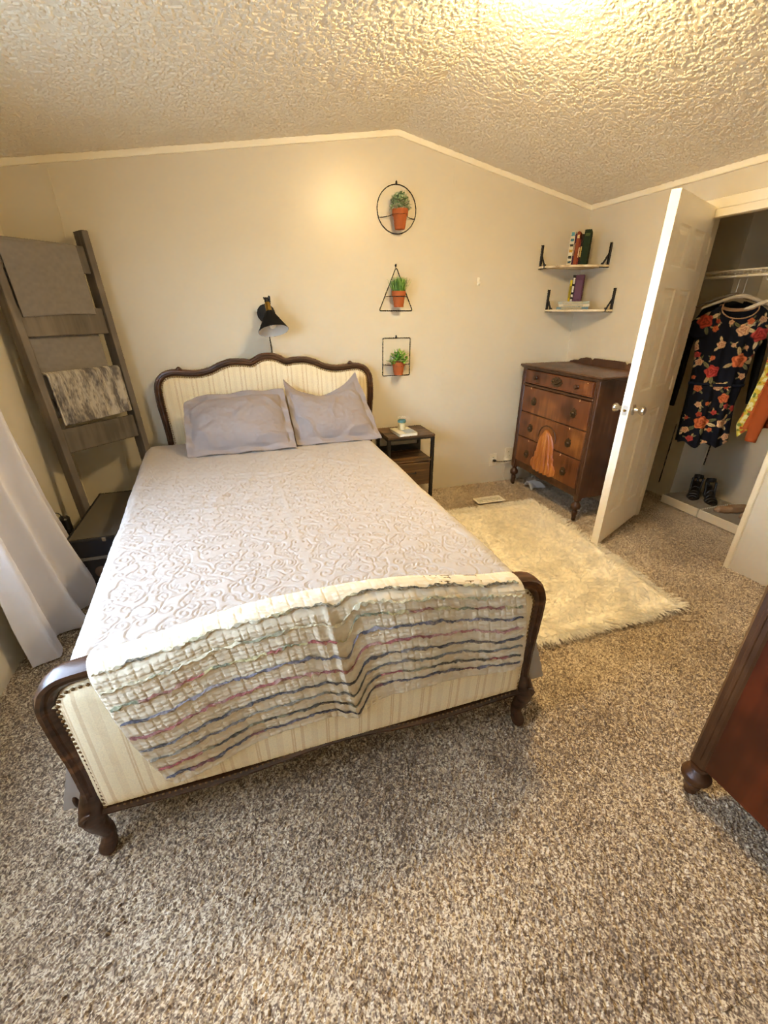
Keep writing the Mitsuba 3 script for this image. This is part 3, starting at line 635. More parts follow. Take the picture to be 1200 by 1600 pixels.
# ------------------------------------------------------------------ trunk
def trunk():
    k = thing('storage_trunk', 'small black trunk with metal corners between the ladder and the bed', 'trunk')
    x0, x1, y0, y1, zt = -.955, -.725, 2.34, 3.01, .40
    add(k + '__body', box2((x0, y0, .0), (x1, y1, .285), .006), 'vc_satin', 35, color='1d1a1a')
    add(k + '__lid', box2((x0 - .004, y0 - .004, .29), (x1 + .004, y1 + .004, zt), .008), 'vc_matte', 35, color='262426')
    add(k + '__lid_panel', box2((x0 + .004, y0 + .004, zt - .004), (x1 - .004, y1 - .004, zt + .0015), .001), 'vc_matte', 35, color='5e574b', label='dull grey-brown lid surface')
    for z in (.283,): add(k + '__metal_band', box2((x0 - .006, y0 - .007, z - .006), (x1 + .006, y1 + .006, z + .012), .002), 'vc_satin', 35, color='6f675a')
    for y in (y0 - .004, y1 + .004):
        for x in (x0 - .004, x1 + .004): add(k + '__corner_cap', trimesh.creation.icosphere(2, .014).apply_translation([x + (.006 if x < -.8 else -.006), y + (.006 if y < 2.6 else -.006), zt - .007]), 'vc_satin', True, color='4a453e')
    add(k + '__edge_trim', cat_([box2((x0 - .007, y0 - .007, zt - .012), (x0 + .006, y1 + .005, zt + .003), .002), box2((x0 - .007, y0 - .007, zt - .012), (x1 + .006, y0 + .006, zt + .003), .002), box2((x0, y1 - .006, zt - .012), (x1, y1 + .006, zt + .003), .002)]), 'vc_satin', 35, color='131111')
    add(k + '__clasp', box((-.785, y0 - .008, .392), (.018, .010, .020), .002), 'steel', 35)
    add(k + '__lock_plate', lathe([(0, 0), (.035, 0), (.03, .006), (.012, .008), (0, .008)], 20, (-.84, y0 - .002, .20), (0, -1, 0)), 'vc_satin', 40, color='5a4634')
trunk()
k = thing('power_adapter', 'black power adapter with a thin cord at the left edge of the trunk', 'power adapter')
add(k + '__adapter', cat_([box((-1.0, 2.505, .425), (.050, .060, .095), .010), tube([(-1.0, 2.505, .005), (-1.0, 2.505, .40)], .007, 8)]), 'black_metal', 35)
add(k + '__cord', tube(sm([(-1.0, 2.505, .47), (-1.012, 2.505, .495), (-1.03, 2.50, .505), (-1.05, 2.49, .535), (-1.09, 2.46, .56), (-1.136, 2.42, .58)], 26), .0028, 7), 'black_metal', True)
# ------------------------------------------------------------------ curtain
def curtain():
    k = thing('curtain', 'pale grey floor-length curtain panel at the left wall, gathered in deep folds', 'curtain')
    nu, nv = 220, 90
    def fn(u, v):
        z = .012 + (2.05 - .012) * v; b = (1 - v) ** 3.0
        y = 1.86 + (.46 + .20 * b) * u - .06 * v + .05 * b * 0
        amp = .040 + .010 * b
        x = XL + .085 + .045 * u + amp * np.sin(u * 2 * np.pi * 3.1 - 1.2) + .012 * np.sin(u * 31 + z * 2) * (.3 + b) + .04 * b + .07 * b * u
        y = y + .02 * np.cos(u * 2 * np.pi * 3.1) 
        x = x + .010 * (meshkit.noise(np.stack([y * 8, z * 5, 0 * z], -1), 4) - .5)
        return np.stack([np.maximum(x, XL + .012), y, z], -1)
    m, _, _ = grid(nu, nv, fn)
    add(k + '__panel', thick(m, .003, nu, nv), 'vc_cloth', True, color=np.tile(lin('ece6e4'), (2 * nu * nv, 1)))
    add(k + '__rod', cat_([tube([(XL + .09, .2, 2.06), (XL + .09, 2.45, 2.06)], .011, 10), tube([(XL, 2.42, 2.06), (XL + .09, 2.42, 2.06)], .008, 8), tube([(XL, .24, 2.06), (XL + .09, .24, 2.06)], .008, 8)]), 'black_metal', 40)
curtain()
# ------------------------------------------------------------------ wall lamp
def sconce():
    k = thing('wall_lamp', 'black cone wall lamp with brass socket above the headboard', 'wall lamp')
    c = (.233, W, 1.454)
    add(k + '__backplate', lathe([(0, 0), (.060, 0), (.060, .014), (.054, .020), (0, .020)], 36, c, (0, -1, 0)), 'black_metal', 40)
    J = np.array([.236, W - .120, 1.533])
    add(k + '__arm', cat_([tube(sm([(.233, W - .015, 1.454), (.234, W - .06, 1.462), (.236, W - .10, 1.50), J], 18), .007, 8), box(J, (.026, .03, .034), .006), tube([J + [-.02, 0, .012], J + [.024, 0, .012]], .007, 8), tube([J + [.018, 0, -.02], J + [.018, -.004, .028]], .006, 8)]), 'black_metal', 40)
    ax = np.array([.10, -.40, -.93]); ax /= np.linalg.norm(ax)
    add(k + '__socket', lathe([(0, 0), (.016, 0), (.018, .01), (.0185, .05), (.021, .052), (.021, .06), (0, .06)], 20, J + ax * .014, ax), 'brass', 40)
    o = J + ax * .072
    sh = lathe([(.0, 0), (.024, 0), (.026, .004), (.098, .122), (.0985, .126), (.096, .126), (.024, .008), (0, .008)], 40, o, ax)
    v = np.array(sh.vertices); n_ = len(v)
    cin = np.tile(lin('0a0908'), (n_, 1)); rr = np.arange(n_ - 2) // 40; cin[:n_ - 2][rr >= 5] = lin('e8e4da'); cin[-1] = lin('e8e4da')
    add(k + '__shade', sh, 'vc_matte', False, color=cin)
    add(k + '__bulb', trimesh.creation.icosphere(2, .026).apply_translation(o + ax * .085), 'white_plastic', True)
    add(k + '__cord', tube(sm([(.236, W - .004, 1.40), (.240, W - .004, 1.30), (.244, W - .006, 1.22), (.246, W - .008, 1.10), (.246, W - .008, .6)], 30), .0032, 7), 'black_metal', True)
sconce()
# ------------------------------------------------------------------ wall planters
def leaf(c, d, L, w, curl=.25, n=3):
    """a small bent leaf blade: c base, d direction"""
    d = d / np.linalg.norm(d); s = np.cross(d, [0, 0, 1.0]); s = s / (np.linalg.norm(s) + 1e-6); up = np.cross(s, d)
    P = [c]; 
    for f in (.35, .7): P += [c + d * L * f + s * w * (1 if f < .5 else .8) + up * L * curl * f * (1 - f), c + d * L * f - s * w * (1 if f < .5 else .8) + up * L * curl * f * (1 - f), c + d * L * f + up * (L * curl * f * (1 - f) - w * .35)]
    P.append(c + d * L)
    return np.array(P), np.array([[0, 1, 3], [0, 3, 2], [1, 4, 6], [1, 6, 3], [3, 6, 5], [3, 5, 2], [4, 7, 6], [6, 7, 5]])
def join(lst):
    V, F_, o = [], [], 0
    for p, f in lst: V.append(p); F_.append(f + o); o += len(p)
    return trimesh.Trimesh(np.vstack(V), np.vstack(F_), process=False)
def foliage(kind, c, r):
    g = np.random.default_rng(kind + 11); L = []; cols = []
    if kind == 0:
        for i in range(420):
            th, ph = g.uniform(0, 6.28), np.arccos(g.uniform(-.15, 1)); q = g.uniform(.55, 1) ** .6
            d = np.array([np.sin(ph) * np.cos(th), np.sin(ph) * np.sin(th), np.cos(ph)])
            L.append(leaf(c + [0, 0, .008] + d * [.066, .058, .084] * q, d + g.normal(0, .5, 3), g.uniform(.012, .019), g.uniform(.0045, .007))); cols.append(lin(['7f9a66', 'a5bd88', '5c7a4c', 'c0d4a4'][g.integers(4)]))
    elif kind == 1:
        for i in range(230):
            th, rr = g.uniform(0, 6.28), .042 * np.sqrt(g.uniform()); b = c + np.array([rr * np.cos(th), rr * np.sin(th), -.01])
            d = np.array([np.cos(th) * rr * 9 + g.normal(0, .12), np.sin(th) * rr * 9 + g.normal(0, .12), 1.0])
            L.append(leaf(b, d, g.uniform(.06, .112), g.uniform(.0028, .0045), .05)); cols.append(lin(['4f7d2e', '74a43e', '3a6628', '98c45a'][g.integers(4)]))
    else:
        for i in range(170):
            th, ph = g.uniform(0, 6.28), np.arccos(g.uniform(-.1, 1)); q = g.uniform(.4, 1)
            d = np.array([np.sin(ph) * np.cos(th), np.sin(ph) * np.sin(th), np.cos(ph)])
            L.append(leaf(c + d * [.072, .055, .082] * q, d + g.normal(0, .35, 3), g.uniform(.022, .034), g.uniform(.007, .010))); cols.append(lin(['62a034', '92c84a', '42792a', 'bce070'][g.integers(4)]))
    m = join(L); return m, np.repeat(np.array(cols) * g.uniform(.8, 1.15, (len(cols), 1)), 8, 0)
def planter(kind, cx, pot_top, pot_bot, pxc, ring_z, loop, hook_z, lab, plab):
    Y = W - .006; k = thing('wall_planter', lab, 'wall planter', 'wire planters on the wall')
    add(k + '__wire_frame', tube(loop, .0028, 7, closed=True), 'black_metal', 45)
    add(k + '__hook', cat_([tube([(hook_z[0], Y, hook_z[1] - .008), (hook_z[0], Y - .006, hook_z[1] + .002), (hook_z[0], Y, hook_z[1] + .012)], .004, 7), box((hook_z[0], W - .004, hook_z[1] + .004), (.012, .008, .016), .002)]), 'black_metal', 40)
    pc = np.array([pxc, W - .066]); rr = .0515 if kind == 0 else .047
    th = np.linspace(0, 2 * np.pi, 36, endpoint=False); add(k + '__pot_ring', tube(np.stack([pc[0] + rr * np.cos(th), pc[1] + rr * np.sin(th), ring_z[0] + 0 * th], -1), .0026, 7, closed=True), 'black_metal', 45)
    xl, xr, zf = ring_z[1], ring_z[2], ring_z[3]
    add(k + '__crossbar', cat_([tube(sm([(xl, Y, zf), (pc[0] - rr - .02, W - .03, (zf + ring_z[0]) / 2), (pc[0] - rr, pc[1], ring_z[0])], 10), .0024, 7), tube(sm([(xr, Y, zf), (pc[0] + rr + .02, W - .03, (zf + ring_z[0]) / 2), (pc[0] + rr, pc[1], ring_z[0])], 10), .0024, 7)]), 'black_metal', 45)
    p = thing('potted_plant', plab, 'potted plant', 'small potted plants on the wall')
    h = pot_top - pot_bot; R1 = .0535 if kind == 0 else .0495; R0 = .034
    add(p + '__pot', lathe([(0, 0), (R0, 0), (R1 * .9 , h * .70), (R1, h * .70), (R1 + .001, h), (R1 - .007, h), (R1 - .009, h - .012), (0, h - .012)], 28, (pc[0], pc[1], pot_bot)), 'terracotta', 40)
    add(p + '__soil', lathe([(0, h - .011), (R1 - .0095, h - .011), (R1 - .01, h - .008), (0, h - .006)], 20, (pc[0], pc[1], pot_bot)), 'vc_matte', 40, color='3a2a1c')
    m, c = foliage(kind, np.array([pc[0], pc[1], pot_top + (.0 if kind == 1 else .002)]), 1)
    add(p + '__foliage', m, 'vc_satin', True, color=c, kind='stuff', label='green foliage')
Y = W - .006
th = np.linspace(0, 2 * np.pi, 64, endpoint=False)
planter(0, 1.17, 2.086, 1.972, 1.174, (2.055, 1.046, 1.298, 2.045), np.stack([1.171 + .140 * np.sin(th), Y + 0 * th, 2.094 + .140 * np.cos(th)], -1), (1.167, 2.240), 'round black wire planter, highest of the three on the wall', 'round bushy pale green plant in a terracotta pot in the round planter')
def poly3(pts, r=.008):
    q = Polygon(pts).buffer(-r).buffer(r, quad_segs=4); c = np.array(q.exterior.coords)[:-1]; d = []
    for a, b in zip(c, np.roll(c, -1, 0)):
        n = max(1, int(np.linalg.norm(b - a) / .02)); d += [a + (b - a) * i / n for i in range(n)]
    d = np.array(d); return np.stack([d[:, 0], np.full(len(d), Y), d[:, 1]], -1)
planter(1, 1.17, 1.598, 1.495, 1.171, (1.563, 1.086, 1.258, 1.565), poly3([(1.042, 1.47), (1.303, 1.47), (1.171, 1.755)]), (1.168, 1.760), 'triangular black wire planter, middle one of the three on the wall', 'grassy green plant in a terracotta pot in the triangular planter')
planter(2, 1.17, 1.115, 1.022, 1.175, (1.090, 1.066, 1.290, 1.092), poly3([(1.066, 1.010), (1.289, 1.010), (1.290, 1.282), (1.069, 1.284)]), (1.176, 1.289), 'rectangular black wire planter, lowest of the three on the wall', 'bright green leafy plant in a terracotta pot in the rectangular planter')
k = thing('wall_hook', 'small white adhesive hook on the wall between the planters and the corner shelves', 'hook')
add(k + '__plate', box((1.839, W - .003, 1.672), (.020, .006, .058), .002), 'white_plastic', 35)
add(k + '__prong', tube(sm([(1.839, W - .005, 1.668), (1.839, W - .022, 1.655), (1.839, W - .026, 1.668)], 10), .005, 8), 'white_plastic', True)
# ------------------------------------------------------------------ corner shelves and books
def corner_shelf(z, ax, by, lab):
    k = thing('corner_shelf', lab, 'shelf', 'corner shelves')
    cx, cy = XR - .003, W - .003; lx, ly = cx - ax, cy - by
    q = [(cx, cy), (cx - lx, cy), (cx - lx, cy - .055)]
    a = np.linspace(0, 1, 9)[1:-1]
    A, B = np.array([cx - lx, cy - .055]), np.array([cx - .055, cy - ly])
    for t in a: p_ = A + (B - A) * t + np.array([-.7, -.7]) * .05 * np.sin(np.pi * t); q.append(tuple(p_))
    q += [(cx - .055, cy - ly), (cx, cy - ly)]
    add(k + '__board', prism(q[::-1], .014, None, (0, 0, z - .014)), 'shelf_wood', False)
    for wall in (0, 1):
        P = (lambda d, o, h: (cx - lx + .012 + d * 0 + .0, cy - o - .002, z + h)) if wall == 0 else (lambda d, o, h: (cx - o - .002, cy - ly + .012, z + h))
        parts = [box2(np.array(P(0, 0, -.018)) - [.009, .009, 0], np.array(P(0, 0, .145)) + ([.009, .002, 0] if wall == 0 else [.002, .009, 0]), .001)]
        parts.append(tube([P(0, .0, .085), P(0, .055, .0)], .0065, 6)); 
        parts.append(box2(np.array(P(0, .062, -.019)) - [.009, .009, 0], np.array(P(0, 0, -.014)) + [.009, .009, 0], .001))
        parts.append(box2(np.array(P(0, .055, -.018)) - [.009, .009, 0], np.array(P(0, .055, .012)) + [.009, .006, 0], .001))
        add(k + '__bracket', cat_(parts), 'black_metal', 35)
corner_shelf(1.783, 2.362, 3.027, 'upper pale wood corner shelf with black brackets, upright books on it')
corner_shelf(1.477, 2.477, 2.905, 'lower pale wood corner shelf with black brackets, a stack of lying books on it')
BU = np.array([.7071, -.7071, 0]); BD = np.array([.7071, .7071, 0])
def book(c, w, d, h, col, lab, grp, R=None, pages='e4d9bf', marks=()):
    """standing book: c = bottom centre of the spine, w thick, d deep, h tall"""
    k = thing('book', lab, 'book', grp)
    R = np.stack([BU, BD, [0, 0, 1]], 1) if R is None else R
    def bb(a, b): a, b = np.array(a, float), np.array(b, float); return box(c + R @ ((a + b) / 2), b - a, .0008, R)
    cov = cat_([bb((-w / 2, 0, 0), (-w / 2 + .0022, d, h)), bb((w / 2 - .0022, 0, 0), (w / 2, d, h)), bb((-w / 2, -.001, 0), (w / 2, .0025, h))])
    add(k + '__cover', cov, 'vc_matte', 35, color=col)
    add(k + '__pages', bb((-w / 2 + .002, .002, .003), (w / 2 - .002, d - .004, h - .003)), 'vc_matte', False, color=pages)
    for z0, z1, cc in marks: add(k + '__spine_label', bb((-w * .36, -.0018, z0 * h), (w * .36, -.0005, z1 * h)), 'vc_matte', False, color=cc)
B0 = np.array([2.556, 3.128, 1.784]); s_ = -.072; g1 = 'upright books on the upper corner shelf'
for w, d, h, col, lab, mk in [(.031, .15, .222, 'ddd2b4', 'cream book with dark dots on its spine, leftmost on the upper corner shelf', [(.06, .12, '35505c'), (.2, .28, '3a3a34'), (.38, .46, 'c69a3a'), (.55, .62, '3a3a34'), (.7, .78, '4f7a86'), (.86, .97, '5a8f98')]),
        (.011, .13, .205, '4a2a3c', 'thin dark purple book beside the cream book on the upper shelf', [(.3, .7, 'a8886a')]),
        (.022, .14, .218, '8f4a2e', 'orange red book in the middle of the upper shelf row', [(.8, .9, 'e0c89a')]),
        (.011, .13, .165, '7e3226', 'short thin red book on the upper corner shelf', [(.3, .7, 'd8b890')]),
        (.014, .13, .200, '2a2018', 'thin black book between the red and dark green books', [(.25, .6, 'b89a5a')]),
        (.045, .15, .226, '22301c', 'thick dark green book, rightmost on the upper shelf', [(.82, .9, '4f5a30')])]:
    book(B0 + BU * (s_ + w / 2), w, d, h, col, lab, g1, marks=mk); s_ += w + .001
B1 = np.array([2.575, 3.115, 1.478]) + BD * .085; s_ = -.056; g2 = 'books on the lower corner shelf'
for w, d, h, col, lab, mk in [(.016, .10, .21, 'c9b02a', 'thin yellow book standing behind the lying stack on the lower shelf', [(.4, .8, '8a7a20')]), (.020, .10, .245, '1d1814', 'black and white book standing between the yellow and purple books', [(.2, .3, 'e0d8c8'), (.36, .44, 'e0d8c8'), (.5, .68, 'e0d8c8'), (.74, .92, 'd8cdb8')]), (.058, .10, .245, '5a3a4c', 'thick purple book standing behind the lying stack', [(.3, .85, '6a4a5c')])]:
    book(B1 + BU * (s_ + w / 2), w, d, h, col, lab, g2, marks=mk); s_ += w + .001
R2 = np.stack([[0, 0, 1.], BD, BU], 1)
def lying(z, sh, L, w, col, lab):
    book(np.array([2.575, 3.115, z + w / 2]) - BU * (L / 2 - sh), w, .078, L, col, lab, g2, R=R2, marks=[(.15, .8, 'b8ab8a')])
lying(1.4785, -.004, .235, .017, '6f8a94', 'blue grey book at the bottom of the lying stack')
lying(1.4965, .006, .225, .019, 'd9ceb2', 'cream book in the middle of the lying stack')
lying(1.5165, .0, .23, .018, 'a8b0a2', 'pale grey book on top of the lying stack')
# ------------------------------------------------------------------ nightstand, book and candle
def nightstand():
    k = thing('nightstand', 'small industrial nightstand with dark wood top and black metal frame beside the bed', 'nightstand')
    x0, x1, y0, y1 = 1.005, 1.392, 3.003, 3.315
    add(k + '__top', box2((x0, y0, .583), (x1, y1, .603), .002), 'rustic_wood', False)
    for x in (x0 + .013, x1 - .013):
        for y in (y0 + .016, y1 - .014): add(k + '__leg', box2((x - .0125, y - .0125, 0), (x + .0125, y + .0125, .583), .002), 'black_metal', 35)
    add(k + '__frame_rail', cat_([box2((x0 + .01, y0 + .004, .57), (x1 - .01, y0 + .022, .583)), box2((x0 + .002, y0 + .02, .565), (x0 + .022, y1, .583)), box2((x1 - .022, y0 + .02, .565), (x1 - .002, y1, .583))]), 'black_metal', False)
    add(k + '__shelf', box2((x0 + .006, y0 + .01, .385), (x1 - .012, y1 - .004, .400), .002), 'rustic_wood', False)
    add(k + '__shelf_guard', box2((x0 + .02, y1 - .030, .408), (x1 - .02, y1 - .02, .455), .002), 'black_metal', False)
    add(k + '__drawer', box2((x0 + .028, y0 + .012, .19), (x1 - .028, y1 - .02, .378), .003), 'rustic_wood', False)
    add(k + '__drawer__pull', tube(sm([(1.16, y0 + .012, .30), (1.165, y0 - .012, .30), (1.235, y0 - .012, .30), (1.24, y0 + .012, .30)], 14), .004, 7), 'black_metal', True)
nightstand()
a = .07; Rb = np.stack([[0, 0, 1.], [math.cos(a), math.sin(a), 0], [-math.sin(a), math.cos(a), 0]], 1)
def flat_book():
    k = thing('book', 'white book lying under the candle on the nightstand', 'book')
    c = np.array([1.165, 3.10, .6035]); rz = np.array([[math.cos(a), -math.sin(a), 0], [math.sin(a), math.cos(a), 0], [0, 0, 1]])
    f = lambda p, q, b=.0006: box(c + rz @ ((np.array(p) + q) / 2), np.array(q) - p, b, rz)
    add(k + '__cover', cat_([f((-.075, -.10, 0), (.075, .10, .002)), f((-.075, -.10, .020), (.075, .10, .0225)), f((-.077, -.10, 0), (-.073, .10, .0225))]), 'vc_satin', 35, color='d9cfae')
    add(k + '__pages', f((-.072, -.097, .002), (.072, .097, .020)), 'vc_matte', False, color='efe9da')
    add(k + '__cover_picture', f((-.02, -.09, .0225), (.07, .02, .0229), 0), 'vc_satin', False, color='9aa0a4')
flat_book()
def candle():
    k = thing('jar_candle', 'glass jar candle with a teal band standing on the white book', 'candle'); c = (1.158, 3.125, .6265)
    add(k + '__wax', lathe([(0, .002), (.0285, .002), (.0295, .012), (.0295, .048), (.02, .0495), (0, .049)], 26, c), 'vc_satin', 40, color='efe6bd')
    g = lathe([(.0, 0), (.028, 0), (.0315, .006), (.0315, .098)], 28, c); f = g.faces[:-28]; 
    add(k + '__jar', trimesh.Trimesh(g.vertices, f, process=False), 'glass', True)
    add(k + '__rim', tube([(c[0] + .0315 * math.cos(t), c[1] + .0315 * math.sin(t), c[2] + .098) for t in np.linspace(0, 6.283, 28, endpoint=False)], .0014, 6, closed=True), 'white_plastic', True)
    ls = lathe([(.0322, .058), (.0322, .076)], 28, c); add(k + '__label_band', trimesh.Trimesh(ls.vertices, ls.faces[:-56], process=False), 'vc_satin', True, color='5f8f90', label='teal band')
    add(k + '__wick', tube([(c[0], c[1], c[2] + .048), (c[0], c[1], c[2] + .058)], .001, 5), 'black_metal', False)
candle()
# ------------------------------------------------------------------ antique chest of drawers
def turned(at, h, r, k=22):
    p = [(0, h), (r * .75, h), (r * .8, h * .93), (r * .55, h * .86), (r * .62, h * .80), (r * 1.05, h * .72), (r * 1.18, h * .62), (r * 1.1, h * .52), (r * .6, h * .44), (r * .5, h * .40), (r * .72, h * .35), (r * .66, h * .22), (r * .45, h * .15), (r * .5, h * .1), (r * .5, .003), (0, .003)]
    return lathe(p, k, at)
def pull(c, kind):
    """a pressed rosette plate with a drop ring; faces -x"""
    if kind == 'plate':
        t = np.linspace(0, 2 * np.pi, 32, endpoint=False); rr = .030 * (1 + .10 * np.cos(8 * t))
        pl = prism(np.stack([rr * np.cos(t), rr * 1.12 * np.sin(t)], -1), .004, [[0, 1, 0], [0, 0, 1], [-1, 0, 0]], c)
        kn = lathe([(0, 0), (.010, 0), (.012, .006), (.006, .013), (0, .014)], 14, np.array(c) - [.003, 0, 0], (-1, 0, 0))
        q = np.linspace(-.5, np.pi + .5, 18); bl = tube(np.stack([c[0] - .012 + 0 * q, c[1] + .020 * np.cos(q), c[2] - .004 - .024 * np.sin(q)], -1), .0028, 7)
        return cat_([pl, kn, bl])
    if kind == 'knob': return lathe([(0, 0), (.014, 0), (.016, .006), (.008, .012), (.017, .02), (.015, .027), (0, .03)], 20, c, (-1, 0, 0))
    t = np.linspace(0, 2 * np.pi, 64, endpoint=False); rr = 1 + .09 * np.cos(10 * t)
    pl = prism(np.stack([.060 * rr * np.cos(t), .034 * rr * np.sin(t)], -1), .005, [[0, 1, 0], [0, 0, 1], [-1, 0, 0]], c)
    bl = tube([(c[0] - .012 - .01 * math.sin(q), c[1] + .038 * math.cos(q), c[2] + .008 - .020 * math.sin(q)) for q in np.linspace(0, np.pi, 16)], .0035, 7)
    bumps = [trimesh.creation.icosphere(1, .007).apply_translation([c[0] - .006, c[1] + dy, c[2] + dz]) for dy, dz in ((.038, .008), (-.038, .008), (0, .016), (0, -.014), (.018, -.008), (-.018, -.008))]
    return cat_([pl, bl] + bumps)
bsdf('old_brass', '3d2a12', .45, .5, .4)
def chest():
    k = thing('chest_of_drawers', 'antique reddish brown chest of drawers with carved applique in the corner', 'dresser')
    X0, X1, y0, y1, zb, zt = 2.283, 2.752, 2.362, 3.238, .19, 1.046
    body = [box2((X0 + .012, y0 + .006, zb), (X1, y1 - .006, zt), .003)]
    add(k + '__body', cat_(body), 'dresser_side', False, label='dark brown side panels')
    for y in (y0, y1 - .046):
        add(k + '__post', cat_([box2((X0 - .004, y, zb - .02), (X0 + .045, y + .046, zt), .006)] + [box2((X0 - .008, y + .012, zb + .03), (X0 - .003, y + .016, zt - .03), .001), box2((X0 - .008, y + .030, zb + .03), (X0 - .003, y + .034, zt - .03), .001)]), 'dresser_side', False)
    add(k + '__top', cat_([box2((X0 - .026, y0 - .026, zt + .008), (X1 + .006, y1 + .016, zt + .024), .006), box2((X0 - .016, y0 - .016, zt - .004), (X1, y1 + .010, zt + .010), .004)]), 'dresser_side', False)
    bs = [(-.43, 0), (.43, 0), (.42, .012), (.40, .012), (.385, .022), (.33, .022), (.30, .040), (.25, .050), (.20, .048), (.175, .026), (.15, .052), (-.15, .052), (-.175, .026), (-.20, .048), (-.25, .050), (-.30, .040), (-.33, .022), (-.385, .022), (-.40, .012), (-.42, .012)]
    add(k + '__back_rail', prism(bs, .018, [[0, 1, 0], [0, 0, 1], [1, 0, 0]], (X1 - .022, (y0 + y1) / 2, zt + .024)), 'dresser_side', False)
    Y0, Y1 = y0 + .048, y1 - .048; yc = (Y0 + Y1) / 2
    fx = X0 + .001
    rows = [(.925, 1.032), (.692, .902), (.477, .688), (.252, .473)]
    add(k + '__rail_moulding', cat_([box2((X0 - .014, y0 + .03, .904), (X0 + .02, y1 - .03, .921), .005), box2((X0 - .008, y0 + .04, 1.034), (X0 + .02, y1 - .04, 1.046), .003)]), 'dresser_side', False)
    for i, (a, b) in enumerate(rows):
        d = k + '__drawer' + ('' if i == 0 else f'_{i:03d}')
        x = fx - (.010 if i == 0 else .004)
        parts = [box2((x, Y0 + .003, a + .003), (fx + .03, Y1 - .003, b - .003), .003)]
        if i == 0: parts += [box2((x - .005, Y0 + .004, b - .013), (x + .004, Y1 - .004, b - .004), .002), box2((x - .005, Y0 + .004, a + .004), (x + .004, Y1 - .004, a + .013), .002), box2((x - .005, Y0 + .004, a + .004), (x + .004, Y0 + .013, b - .004), .002), box2((x - .005, Y1 - .013, a + .004), (x + .004, Y1 - .004, b - .004), .002)]
        add(d, cat_(parts), 'dresser_front', False)
        zc = [.980, .793, .572, .346][i]
        if i == 0:
            add(d + '__pull', pull((x, 2.787, zc), 'bail'), 'old_brass', 40)
            for y in (2.561, 3.037): add(d + '__knob', pull((x, y, zc), 'knob'), 'dresser_side', 40)
        else:
            for y in (2.562, 3.033): add(d + '__pull', pull((x, y, zc), 'plate'), 'old_brass', 40)
        for y in (2.47 + .05 * i, 3.12 - .03 * i)[:1 + i % 2]: add(d + '__chip', box((x - .0003, y, b - .012), (.0015, .010, .016), .0004), 'vc_matte', False, color='c9a070')
    # fluted applique over the two lower drawers
    nu, nv = 61, 40
    def w_(z): return np.interp(z, [.255, .275, .31, .345, .36, .40, .42, .46, .50, .54, .57, .595, .606], [.120, .158, .160, .142, .120, .120, .104, .102, .095, .082, .060, .030, .004])
    def fn(u, v):
        z = .255 + .351 * v; z = z - .006 * np.abs(np.sin(u * np.pi * 5)) * (1 - v) ** 3
        w = w_(z); s = (2 * u - 1); y = 2.805 + s * w
        fl = np.abs(np.sin(u * np.pi * 5)) ** .6
        hgt = .004 + .016 * np.sqrt(np.clip(1 - s ** 2, 0, 1)) * (.3 + .7 * fl)
        return np.stack([fx - .004 - hgt, y, z], -1)
    m, _, _ = grid(nu, nv, fn); m = thick(m, .012 if meshkit.arrays(m, True)[2][nu * nv // 2][0] < 0 else -.012, nu, nv)
    add(k + '__applique', m, 'applique_wood', 50, label='lighter carved fan-shaped applique')
    q = np.linspace(0, 1, 24); arch = np.stack([fx - .006 + 0 * q, 2.805 + .105 * np.cos(np.pi * q), .53 + .11 * np.sin(np.pi * q) ** .8], -1)
    add(k + '__applique_border', tube(arch, .005, 7), 'dresser_side', True)
    s = np.linspace(-1, 1, 50); lo = .232 - .020 * np.cos(s * 9) * (np.abs(s) > .3) - .040 * (1 - np.abs(s)) ** .8 * 0 - .038 * np.exp(-(s / .35) ** 2)
    ap = [(yc + a_ * (Y1 - Y0) / 2, b_) for a_, b_ in zip(s, lo)] + [(Y1, .255), (Y0, .255)]
    add(k + '__apron', prism(ap, .022, [[0, 1, 0], [0, 0, 1], [1, 0, 0]], (X0 + .002, 0, 0)), 'dresser_side', False)
    for x in (X0 + .022, X1 - .03):
        for y in (y0 + .026, y1 - .026):
            l = k + '__leg'; n = add(l, turned((x, y, .022), .165, .030), 'dresser_side', 45)
            add(n + '__caster', cat_([lathe([(0, 0), (.010, 0), (.011, .02), (0, .024)], 14, (x, y, .012)), lathe([(0, -.008), (.013, -.008), (.014, 0), (.013, .008), (0, .008)], 18, (x, y, .014), (0, 1, 0))]), 'old_brass', 40)
wood('applique_wood', '6e3410', '96531f', 'b0702f', .4, 'z', 1.2, blot=.4)
chest()
def near_dresser():
    k = thing('dresser', 'reddish brown wooden dresser with turned foot in the right foreground', 'dresser')
    x0, x1, y0, y1, zb, zt = 1.243, 2.15, .03, .588, .135, 1.02
    add(k + '__side_panel', box2((x0 + .006, y0 + .03, zb), (x1 - .02, y1 - .03, zt), .003), 'redwood_panel', False, label='glossy reddish side panel')
    for x in (x0, x1 - .056):
        for y in (y0, y1 - .056): 
            add(k + '__post', cat_([box2((x, y, zb - .01), (x + .056, y + .056, zt), .010), box2((x - .004, y + .022, zb + .03), (x + .002, y + .034, zt - .04), .002)]), 'dresser_side', False)
            l = add(k + '__leg', turned((x + .022, y + .026, .0), .130, .037, 28), 'dresser_side', 45)
    add(k + '__base_rail', box2((x0 + .02, y1 - .03, zb), (x1 - .02, y1 - .012, zb + .08), .003), 'dresser_side', False)
    add(k + '__front_panel', box2((x0 + .04, y1 - .03, zb + .07), (x1 - .04, y1 - .008, zt), .004), 'redwood_panel', False)
    add(k + '__top', box2((x0 - .02, y0 - .01, zt), (x1 + .02, y1 + .02, zt + .024), .006), 'dresser_side', False)
near_dresser()
